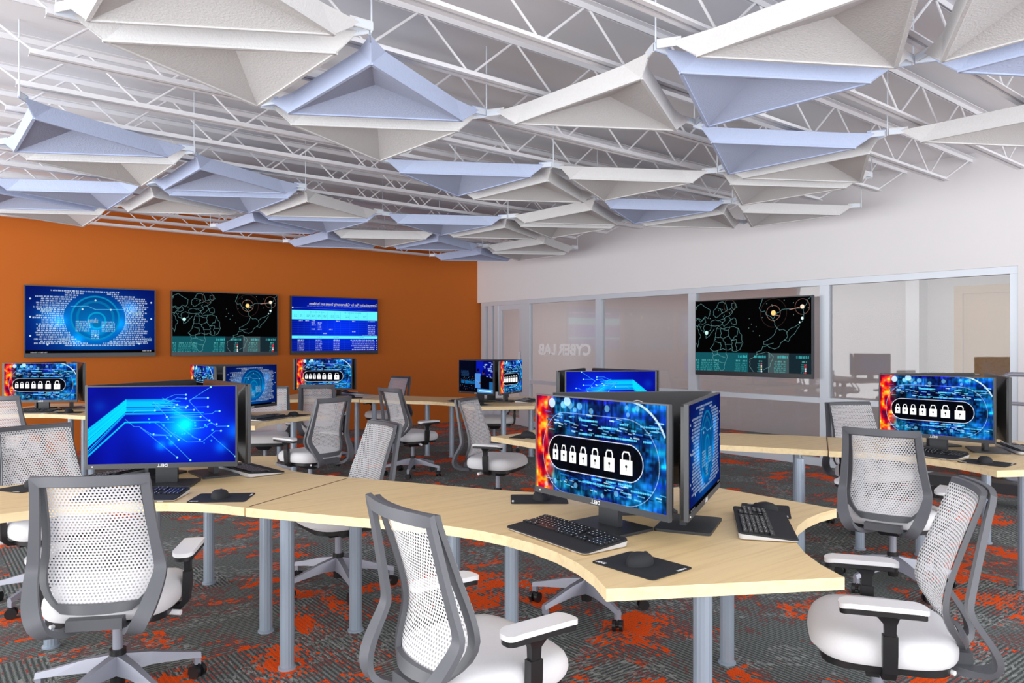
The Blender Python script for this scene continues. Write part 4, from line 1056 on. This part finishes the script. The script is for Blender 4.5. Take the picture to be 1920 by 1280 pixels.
def desk_outline(O, typ, longarm, L2=1.575, Ls=0.745):
    global HW
    base = {'P': [120, 0, -120], 'Q': [180, 60, -60]}[typ]   # clockwise order
    seam = {'P': 120, 'Q': -60}[typ]
    pts = []
    for q in range(3):
        a = base[q]; b = base[(q+1) % 3]
        # end edge of arm a: from +side (ccw) corner to -side corner
        La = LARM
        if a == seam: La = L2 if longarm else Ls
        hw0 = HW; HW = 0.388 if a == seam else HW
        c1 = arm_corner(O, a, 1, La); c2 = arm_corner(O, a, -1, La)
        HW = hw0
        pts.append(c1); pts.append(c2)
        HW = 0.388 if (a == seam and not longarm) else hw0
        s1 = arm_corner(O, a, -1, LARM if not (a == seam and not longarm) else Ls)
        HW = 0.388 if (b == seam and not longarm) else hw0
        Lb = Ls if (b == seam and not longarm) else LARM
        s2 = arm_corner(O, b, 1, Lb); HW = hw0
        nd = math.radians(a-60)
        mid = (O[0]+0.55*math.cos(nd), O[1]+0.55*math.sin(nd))
        ar = arc3(s1, mid, s2, 8)
        if a == seam and longarm: pts += ar[:]
        else: pts += ar[1:]
        if not (b == seam and longarm): pts.pop()
    out = []
    for p in pts:
        if not out or math.hypot(p[0]-out[-1][0], p[1]-out[-1][1]) > 0.004: out.append(p)
    return out
ZT = 0.715
def leg(parent, x, y):
    bm = bmesh.new(); n = 28
    A = []; 
    rings = []
    for (z, r_) in ((0.0, 0.038), (0.008, 0.038), (0.012, 0.0305), (ZT-0.035, 0.0305)):
        rings.append([bm.verts.new((x+(r_-(0.0012 if (k % 2 and z > 0.01) else 0))*math.cos(2*PI*k/n), y+(r_-(0.0012 if (k % 2 and z > 0.01) else 0))*math.sin(2*PI*k/n), z)) for k in range(n)])
    for q in range(3):
        for k in range(n): bm.faces.new((rings[q][k], rings[q][(k+1) % n], rings[q+1][(k+1) % n], rings[q+1][k]))
    bm.faces.new(rings[0][::-1]); bm.faces.new(rings[-1])
    obj('leg', bm, M['leg'], parent)
PODS = {
 'P1': ((2.232, 2.010), 'P', True, 'front right maple desk with concave edges, holding the large padlock monitor'),
 'Q1': ((1.07, 4.03), 'Q', False, 'front left maple desk carrying the bright blue circuit monitor'),
 'P2': ((5.285, 2.11), 'P', False, 'maple desk at the right edge of the photo with its own padlock monitor'),
 'Q2': ((4.14, 4.135), 'Q', True, 'maple desk behind the front right monitors, nearest the glass wall screen'),
 'P3': ((2.34, 7.12), 'P', True, 'middle left maple desk with the dark code monitor'),
 'Q3': ((1.19, 9.13), 'Q', False, 'far left maple desk against the orange wall'),
 'P4': ((5.42, 7.21), 'P', True, 'far maple desk beside the glazed door, with two monitors side by side'),
 'Q4': ((4.26, 9.24), 'Q', False, 'back maple desk in front of the table chart wall screen')}
LEGS = {'P1': [(2.005, 1.55), (2.82, 2.05), (2.07, 2.62), (1.93, 2.86), (1.29, 3.19), (1.72, 3.40)],
        'Q1': [(1.375, 3.66), (1.39, 4.60), (0.53, 4.09), (1.0, 4.2)],
        'P2': [(5.08, 2.62), (5.0, 1.62), (5.92, 2.15), (5.25, 2.3)],
        'Q2': [(4.36, 2.63), (4.86, 2.95), (4.32, 3.30), (3.55, 4.1), (4.5, 4.72)]}
for k, (O, typ, lg, lab) in PODS.items():
    t = thing('desk', lab, 'desk', (O[0], O[1], 0), 0, 'three-lobed maple desks')
    ol = [(p[0]-O[0], p[1]-O[1]) for p in desk_outline(O, typ, lg)]
    bm = bmesh.new(); prism(bm, ol, ZT-0.036, ZT, 1, 0); bevel(bm, 0.0015, 1, 0.7)
    obj('tabletop', bm, [M['wood'], M['edge']], t)
    if k in LEGS: lgs = [(x-O[0], y-O[1]) for x, y in LEGS[k]]
    elif typ == 'P': lgs = [(-0.20, -0.46), (0.63, 0.06), (-0.16, 0.63), (-0.34, 0.90), (-0.93, 1.17), (-0.52, 1.40)]
    else: lgs = [(0.23, -0.40), (0.25, 0.54), (-0.61, 0.03)]
    for (x, y) in lgs: leg(t, x, y)
    if typ == 'P':   # dark joint strip between this desk and its neighbour
        Ls_ = 1.5795 if lg else 0.7495
        c1 = arm_corner((0, 0), 120, 1, Ls_); c2 = arm_corner((0, 0), 120, -1, Ls_)
        bm = bmesh.new(); sweep(bm, [Vector((c1[0]*0.997+c2[0]*0.003, c1[1]*0.997+c2[1]*0.003, ZT-0.012)), Vector((c2[0], c2[1], ZT-0.012))], [(Vector((-0.5, 0.866, 0))*0.0036, Vector((0, 0, 0.0125)))]*2)
        obj('joint_strip', bm, M['joint'], t)
DESK_BOT = ZT-0.036

# ------------------------------------------------------------------ monitors
def make_monitor(key):
    """origin on the desk under the neck; the screen faces local +X"""
    t = thing('monitor', '', 'monitor')
    zb, zt = 0.090, 0.480; w2 = 0.342; xs = 0.062
    bm = bmesh.new(); box(bm, xs-0.016, xs, -w2, w2, zb, zt); bevel(bm, 0.003, 1); obj('bezel', bm, M['monframe'], t)
    # dished back shell
    bm = bmesh.new()
    O_ = rrect(2*w2-0.004, zt-zb-0.004, 0.008, 3); I_ = rrect(2*w2-0.19, (zt-zb)-0.13, 0.03, 3); zc = (zb+zt)/2
    lv = [[bm.verts.new((xs-0.016, y, zc+z)) for y, z in O_], [bm.verts.new((xs-0.026, y, zc+z)) for y, z in O_], [bm.verts.new((xs-0.048, y*0.97, zc+z*0.97)) for y, z in I_], [bm.verts.new((xs-0.056, y*0.9, zc+z*0.9)) for y, z in I_]]
    for a, b in zip(lv[:-1], lv[1:]):
        for j in range(len(a)): bm.faces.new((a[j], a[(j+1) % len(a)], b[(j+1) % len(b)], b[j]))
    bm.faces.new(lv[-1][::-1])
    bk = obj('back_shell', bm, M['mon'], t, smooth=True)
    bm = bmesh.new()
    # ring emblem on the back
    n = 28; r0, r1 = 0.037, 0.0405
    zo = zt-0.072
    A = [bm.verts.new((xs-0.0572, r0*math.cos(2*PI*k/n), zo+r0*math.sin(2*PI*k/n))) for k in range(n)]; B = [bm.verts.new((xs-0.0572, r1*math.cos(2*PI*k/n), zo+r1*math.sin(2*PI*k/n))) for k in range(n)]
    for k in range(n): bm.faces.new((A[k], A[(k+1) % n], B[(k+1) % n], B[k]))
    obj('ring_emblem', bm, M['mark'], bk)
    o = bpy.data.objects.new('screen', SCR[key]); COL.objects.link(o); o.parent = t; o.location = (xs+0.001, 0, (zt+zb)/2+0.0095)
    lg = text_obj('logo', 'DELL', 0.019, M['mark'], t, Matrix.Identity(4), extrude=0.0003, bold=0.0004)
    for v in lg.data.vertices:
        a, b, d = v.co; v.co = (xs+0.0015+d, -a*1.15, zb+0.0115+b)
    bm = bmesh.new(); cyl(bm, (xs, -w2+0.03, zb+0.0115), (xs+0.002, -w2+0.03, zb+0.0115), 0.0032, n=10); obj('power_light', bm, M['mark'], t)
    bm = bmesh.new(); vs = box(bm, -0.026, -0.002, -0.05, 0.05, 0.008, 0.36); bevel(bm, 0.003, 1)
    box(bm, -0.004, 0.012, -0.045, 0.045, 0.20, 0.32)
    obj('neck', bm, M['foot'], t)
    bm = bmesh.new(); prism(bm, [(x-0.002, y) for x, y in rrect(0.205, 0.275, 0.014, 3)], 0.0, 0.010); bevel(bm, 0.002, 1); obj('foot', bm, M['foot'], t)
    return t
MON = {k: make_monitor(k) for k in SCR}; mon_used = set()
def place_monitor(pod, ang, key, label, off=(0, 0), turn=0, out=0.19):
    O = PODS[pod][0]; r = math.radians(ang); x = O[0]+off[0]+out*math.cos(r); y = O[1]+off[1]+out*math.sin(r)
    if key not in mon_used:
        mon_used.add(key); m = MON[key]; m.location = (x, y, ZT); m.rotation_euler = (0, 0, r+math.radians(turn)); m['label'] = label
    else: m = dup(MON[key], (x, y, ZT), r+math.radians(turn), label)
    m['group'] = 'desktop monitors'
    return m
MONL = [
 ('P1', 180, 'pad', 'largest monitor, seven white padlocks on its screen, on the front right desk', (0, 0), 0),
 ('P1', -60, 'code', 'monitor with blue code turned to the right edge of the front right desk', (-0.02, -0.0), -2),
 ('P1', 60, 'circ', 'monitor seen from behind with white ring emblem, behind the large padlock monitor', (0.035, -0.02), 0),
 ('Q1', 240, 'circ', 'monitor showing bright blue circuit lines, on the front left desk', (0.017, 0.078), 0),
 ('Q1', 0, 'code', 'dark monitor back turned edge-on right of the front left circuit screen', (0.017, 0.078), 0),
 ('Q1', 120, 'pad', 'dark monitor seen from behind, peeking over the front left circuit screen', (0.03, 0.07), 0),
 ('P2', 180, 'pad', 'padlock monitor on the desk at the right edge', (-0.035, 0.0), 0),
 ('P2', 60, 'code', 'monitor back showing as a thin dark strip over the right-hand padlock monitor', (-0.0, 0.0), 0),
 ('P2', -60, 'circ', 'monitor seen from its dark side, right of the right-hand padlock monitor', (-0.0, 0.0), 0),
 ('Q2', 240, 'circf', 'monitor with mirrored circuit lines behind the front right monitor group', (-0.0, 0.0), 0),
 ('Q2', 120, 'pad', 'dark edge-on monitor left of the mirrored circuit screen', (-0.0, 0.0), 0),
 ('Q2', 0, 'code', 'dark edge-on monitor right of the mirrored circuit screen', (-0.0, 0.0), 0),
 ('P3', -60, 'code', 'monitor with dark blue code above the middle left desk', (0.0, 0.0), 0),
 ('P3', 180, 'pad', 'padlock monitor half hidden left of the dark code monitor', (0.0, 0.0), 0),
 ('P3', 60, 'circ', 'monitor seen from behind between the middle left padlock and code screens', (0.0, 0.0), 0),
 ('Q3', 240, 'pad', 'padlock monitor at the far left edge, below the glowing code wall screen', (0.0, 0.0), 0),
 ('Q3', 0, 'circ', 'dark monitor turned edge-on beside the far left padlock monitor', (0.0, 0.0), 0),
 ('Q3', 120, 'code', 'dark monitor back rising just behind the far left padlock monitor', (0.0, 0.0), 0),
 ('Q4', 240, 'pad', 'padlock monitor below the table chart wall screen', (0.0, 0.0), 0),
 ('Q4', 0, 'circ', 'dark edge-on monitor right of the padlock monitor under the table chart', (0.0, 0.0), 0),
 ('Q4', 120, 'code', 'dark monitor back just showing over the padlock monitor under the table chart', (0.0, 0.0), 0),
 ('P4', 180, 'team', 'monitor picturing two colleagues, on the far desk by the glazed door', (0.0, 0.0), 0),
 ('P4', -60, 'pad', 'narrow-looking padlock monitor right of the screen with two colleagues', (-0.02, 0.0), 0),
 ('P4', 60, 'circ', 'monitor back with ring emblem between the two far desk screens', (0.0, 0.0), 0)]
for (pod, ang, key, lab, off, turn) in MONL: place_monitor(pod, ang, key, lab, off, turn)

# ------------------------------------------------------------------ keyboards, mice, mouse pads
def make_keyboard():
    t = thing('keyboard', '', 'keyboard')
    # local: long side along Y, user side at +X
    ol = rrect(0.200, 0.445, 0.018, 4)
    tilt = lambda x: 0.012+0.085*(0.1-x)
    bm = bmesh.new()
    A = [bm.verts.new((x*0.97, y*0.985, 0.004)) for x, y in ol]; B = [bm.verts.new((x, y, max(0.008, tilt(x)-0.006))) for x, y in ol]
    n = len(ol)
    for k in range(n): bm.faces.new((A[k], A[(k+1) % n], B[(k+1) % n], B[k]))
    bm.faces.new(A[::-1]); bm.faces.new(B)
    for sy in (-0.16, 0.16): box(bm, -0.092, -0.078, sy-0.012, sy+0.012, 0, 0.012)
    for sy in (-0.16, 0.16): box(bm, 0.078, 0.092, sy-0.012, sy+0.012, 0, 0.006)
    obj('underside', bm, M['kbd_white'], t)
    bm = bmesh.new()
    A = [bm.verts.new((x, y, max(0.008, tilt(x)-0.006))) for x, y in ol]; B = [bm.verts.new((x*0.985, y*0.993, max(0.010, tilt(x)))) for x, y in ol]
    for k in range(n): bm.faces.new((A[k], A[(k+1) % n], B[(k+1) % n], B[k]))
    bm.faces.new(B)
    obj('top_plate', bm, M['blackmatte'], t)
    bm = bmesh.new(); bl = bmesh.new(); rng = random.Random(1)
    sl = math.atan(0.085)
    def key(cx, cy, wx, wy, lit=True):
        z = tilt(cx)
        mt = Matrix.Translation((cx, cy, z))@Matrix.Rotation(sl, 4, 'Y')
        vs = box(bm, -wx/2, wx/2, -wy/2, wy/2, 0.0, 0.006, M_=mt)
        if lit:
            s = 0.0015; mt2 = Matrix.Translation((cx+rng.uniform(-0.002, 0.002), cy+rng.uniform(-0.002, 0.002), z))@Matrix.Rotation(sl, 4, 'Y')
            box(bl, -s, s*0.8, -s, s, 0.0055, 0.0064, M_=mt2)
    rows = [-0.076, -0.058, -0.040, -0.022, -0.004, 0.014]
    for r_, x in enumerate(rows):
        if r_ < 5:
            off = [0, 0, 0.006, 0.010, 0.018][r_]
            for k in range(14): key(x, -0.205+off+k*0.0192, 0.0155, 0.0165)
        else:
            for (y, wd) in [(-0.205, 0.022), (-0.18, 0.022), (-0.155, 0.022), (-0.085, 0.105), (-0.018, 0.022), (0.007, 0.022), (0.032, 0.022), (0.056, 0.02)]: key(x, y, 0.0155, wd)
        for k in range(3):
            if r_ in (3,): continue
            if r_ == 4 and k != 1: continue
            key(x, 0.086+k*0.0192, 0.0155, 0.0165)
        if r_ > 0:
            for k in range(4): key(x, 0.150+k*0.0182, 0.0155, 0.0160)
    obj('keys', bm, M['black'], t); obj('key_legends', bl, M['mark'], t)
    return t
def make_mouse():
    t = thing('computer_mouse', '', 'mouse')
    bm = bmesh.new(); NU, NV = 20, 12
    def mp(u, v):
        a = 2*PI*u/NU; e = v/NV*PI/2
        X = 0.056*math.cos(a)*math.cos(e)**0.6 if math.cos(e) > 0 else 0; Y = 0.034*math.sin(a)*math.cos(e)**0.6 if math.cos(e) > 0 else 0
        Y *= 1.0-0.12*math.cos(a*2); Z = 0.036*math.sin(e)**0.9*(1-3.0*(X-(-0.008)) if X > -0.008 else 1.0+1.5*(X+0.008))
        return Vector((-X, Y, max(0.0, Z)))
    rows = [[bm.verts.new(mp(u, v)) for u in range(NU)] for v in range(NV)]
    top = bm.verts.new(mp(0, NV))
    for v in range(NV-1):
        for u in range(NU): bm.faces.new((rows[v][u], rows[v][(u+1) % NU], rows[v+1][(u+1) % NU], rows[v+1][u]))
    for u in range(NU): bm.faces.new((rows[-1][u], rows[-1][(u+1) % NU], top))
    bm.faces.new(rows[0][::-1])
    obj('shell', bm, M['blackmatte'], t, smooth=True)
    bm = bmesh.new(); cyl(bm, (-0.030, -0.0035, 0.0235), (-0.030, 0.0035, 0.0235), 0.009, n=16); obj('scroll_wheel', bm, M['mon'], t, smooth=True)
    bm = bmesh.new(); box(bm, -0.052, -0.012, -0.0006, 0.0006, 0.004, 0.028); 
    for v in bm.verts:
        if v.co.z > 0.01 and v.co.x < -0.04: v.co.z = 0.016
    obj('button_seam', bm, M['mon'], t)
    return t
def make_pad():
    t = thing('mouse_pad', '', 'mouse pad')
    bm = bmesh.new(); prism(bm, rrect(0.19, 0.245, 0.012, 4), 0, 0.003); obj('mat', bm, M['blackmatte'], t)
    o = text_obj('corner_print', 'SXR', 0.020, M['mark'], t, Matrix.Identity(4), extrude=0.0002, bold=0.0006)
    for v in o.data.vertices: a, b, d = v.co; v.co = (0.078-b, -0.095+(-a), 0.0033+d)
    o = text_obj('edge_print', 'PADION', 0.012, M['mark'], t, Matrix.Identity(4), extrude=0.0002, bold=0.0004)
    for v in o.data.vertices: a, b, d = v.co; v.co = (-0.05-(-a)*0.9, 0.113+b, 0.0033+d)
    return t
KB, MS, PD = make_keyboard(), make_mouse(), make_pad(); first_used = {}
def put(proto, key, x, y, z, rz, label, group, skip=()):
    if key not in first_used:
        first_used[key] = 1; proto.location = (x, y, z); proto.rotation_euler = (0, 0, rz); proto['label'] = label; o = proto
    else: o = dup(proto, (x, y, z), rz, label, skip=skip)
    o['group'] = group
    return o
def station(pod, ang, where, kb=(0.415, 0.01, -3), pad=(0.455, 0.405, 2), mouse=None, k=True, m=True):
    O = PODS[pod][0]; r = math.radians(ang)
    def wp(o, s): return (O[0]+o*math.cos(r)-s*math.sin(r), O[1]+o*math.sin(r)+s*math.cos(r))
    if k:
        x, y = wp(kb[0], kb[1]); put(KB, 'k', x, y, ZT, r+math.radians(kb[2]), 'black keyboard '+where, 'black keyboards on the desks')
    if m:
        x, y = wp(pad[0], pad[1]); put(PD, 'p', x, y, ZT, r+math.radians(pad[2]), 'black mouse pad '+where, 'black mouse pads on the desks')
        mo = mouse or (pad[0]-0.005, pad[1]-0.01)
        x, y = wp(mo[0], mo[1]); put(MS, 'm', x, y, ZT+0.003, r+math.radians(pad[2])+0.1, 'black computer mouse '+where, 'computer mice on the desks')
station('P1', 180, 'in front of the largest padlock monitor')
station('P1', -60, 'at the right-hand end of the front right desk', kb=(0.44, 0.06, 8), pad=(0.43, 0.345, 4))
station('P1', 60, 'left of the back of the largest padlock monitor', kb=(0.42, 0.0, 0), pad=(0.445, 0.325, -8), k=False)
station('Q1', 240, 'in front of the front left circuit monitor', kb=(0.43, -0.08, -6), pad=(0.49, 0.315, -4))
station('Q1', 0, 'right of the front left circuit monitor', kb=(0.37, 0.06, 6), m=False)
station('Q1', 120, 'behind the front left circuit monitor, to its left', kb=(0.40, 0.05, 4), pad=(0.50, 0.40, 0))
station('P2', 180, 'in front of the padlock monitor at the right edge', kb=(0.42, 0.0, -2), pad=(0.46, 0.36, 2))
station('P2', -60, 'right of the dark side-on monitor at the right edge', kb=(0.40, 0.08, 6), m=False)
station('Q2', 120, 'on the tip of the desk behind the large padlock monitor', kb=(0.42, 0.0, 0), pad=(0.45, 0.42, 0), k=False)
station('P3', -60, 'below the dark code monitor on the middle left desk', kb=(0.44, 0.0, 4), pad=(0.44, 0.36, 0))
station('Q3', 240, 'in front of the far left padlock monitor', kb=(0.42, -0.02, -4), pad=(0.45, 0.35, 0))
station('Q4', 0, 'right of the padlock monitor under the table chart', kb=(0.42, 0.05, 4), pad=(0.45, 0.38, 0))
station('Q4', 240, 'in front of the padlock monitor below the table chart', kb=(0.42, 0.0, 0), pad=(0.45, 0.36, 0), k=False)
station('P4', 180, 'in front of the monitor picturing two colleagues', kb=(0.42, 0.0, 0), pad=(0.45, 0.36, 0))
station('P4', -60, 'in front of the narrow-looking padlock monitor at the far desk', kb=(0.42, 0.05, 4), m=False)

# ------------------------------------------------------------------ rolling stand by the glass wall
t = thing('rolling_stand', 'silver rolling stand with rounded frame and low tray, by the glass wall at right', 'stand', (7.42, 2.45, 0))
bm = bmesh.new(); box(bm, -0.10, 0.10, -0.85, 0.72, 0.11, 0.20); bevel(bm, 0.01, 2); obj('tray', bm, M['tray'] if 'tray' in M else M['foot'], t)
def rod_path(bm, pts, r, n=10):
    for a, b in zip(pts[:-1], pts[1:]): cyl(bm, a, b, r, n=n)
fr = [(0, y, z+0.68) for y, z in rrect(1.10, 0.90, 0.09, 5, cy=0.0, cx=-0.42)]
bm = bmesh.new(); rod_path(bm, fr+[fr[0]], 0.020); rod_path(bm, [(0, -0.95, 0.88), (0, 0.11, 0.88)], 0.016)
obj('tube_frame', bm, M['base'], t, smooth=True)
for yy in (-0.75, 0.62):
    bm = bmesh.new()
    for xx in (-0.12, 0.12): cyl(bm, (xx-0.015, yy, 0.055), (xx+0.015, yy, 0.055), 0.055, n=20)
    cyl(bm, (-0.12, yy, 0.055), (0.12, yy, 0.055), 0.012, n=10); box(bm, -0.02, 0.02, yy-0.02, yy+0.02, 0.05, 0.115)
    obj('caster', bm, M['black'], t, smooth=True)
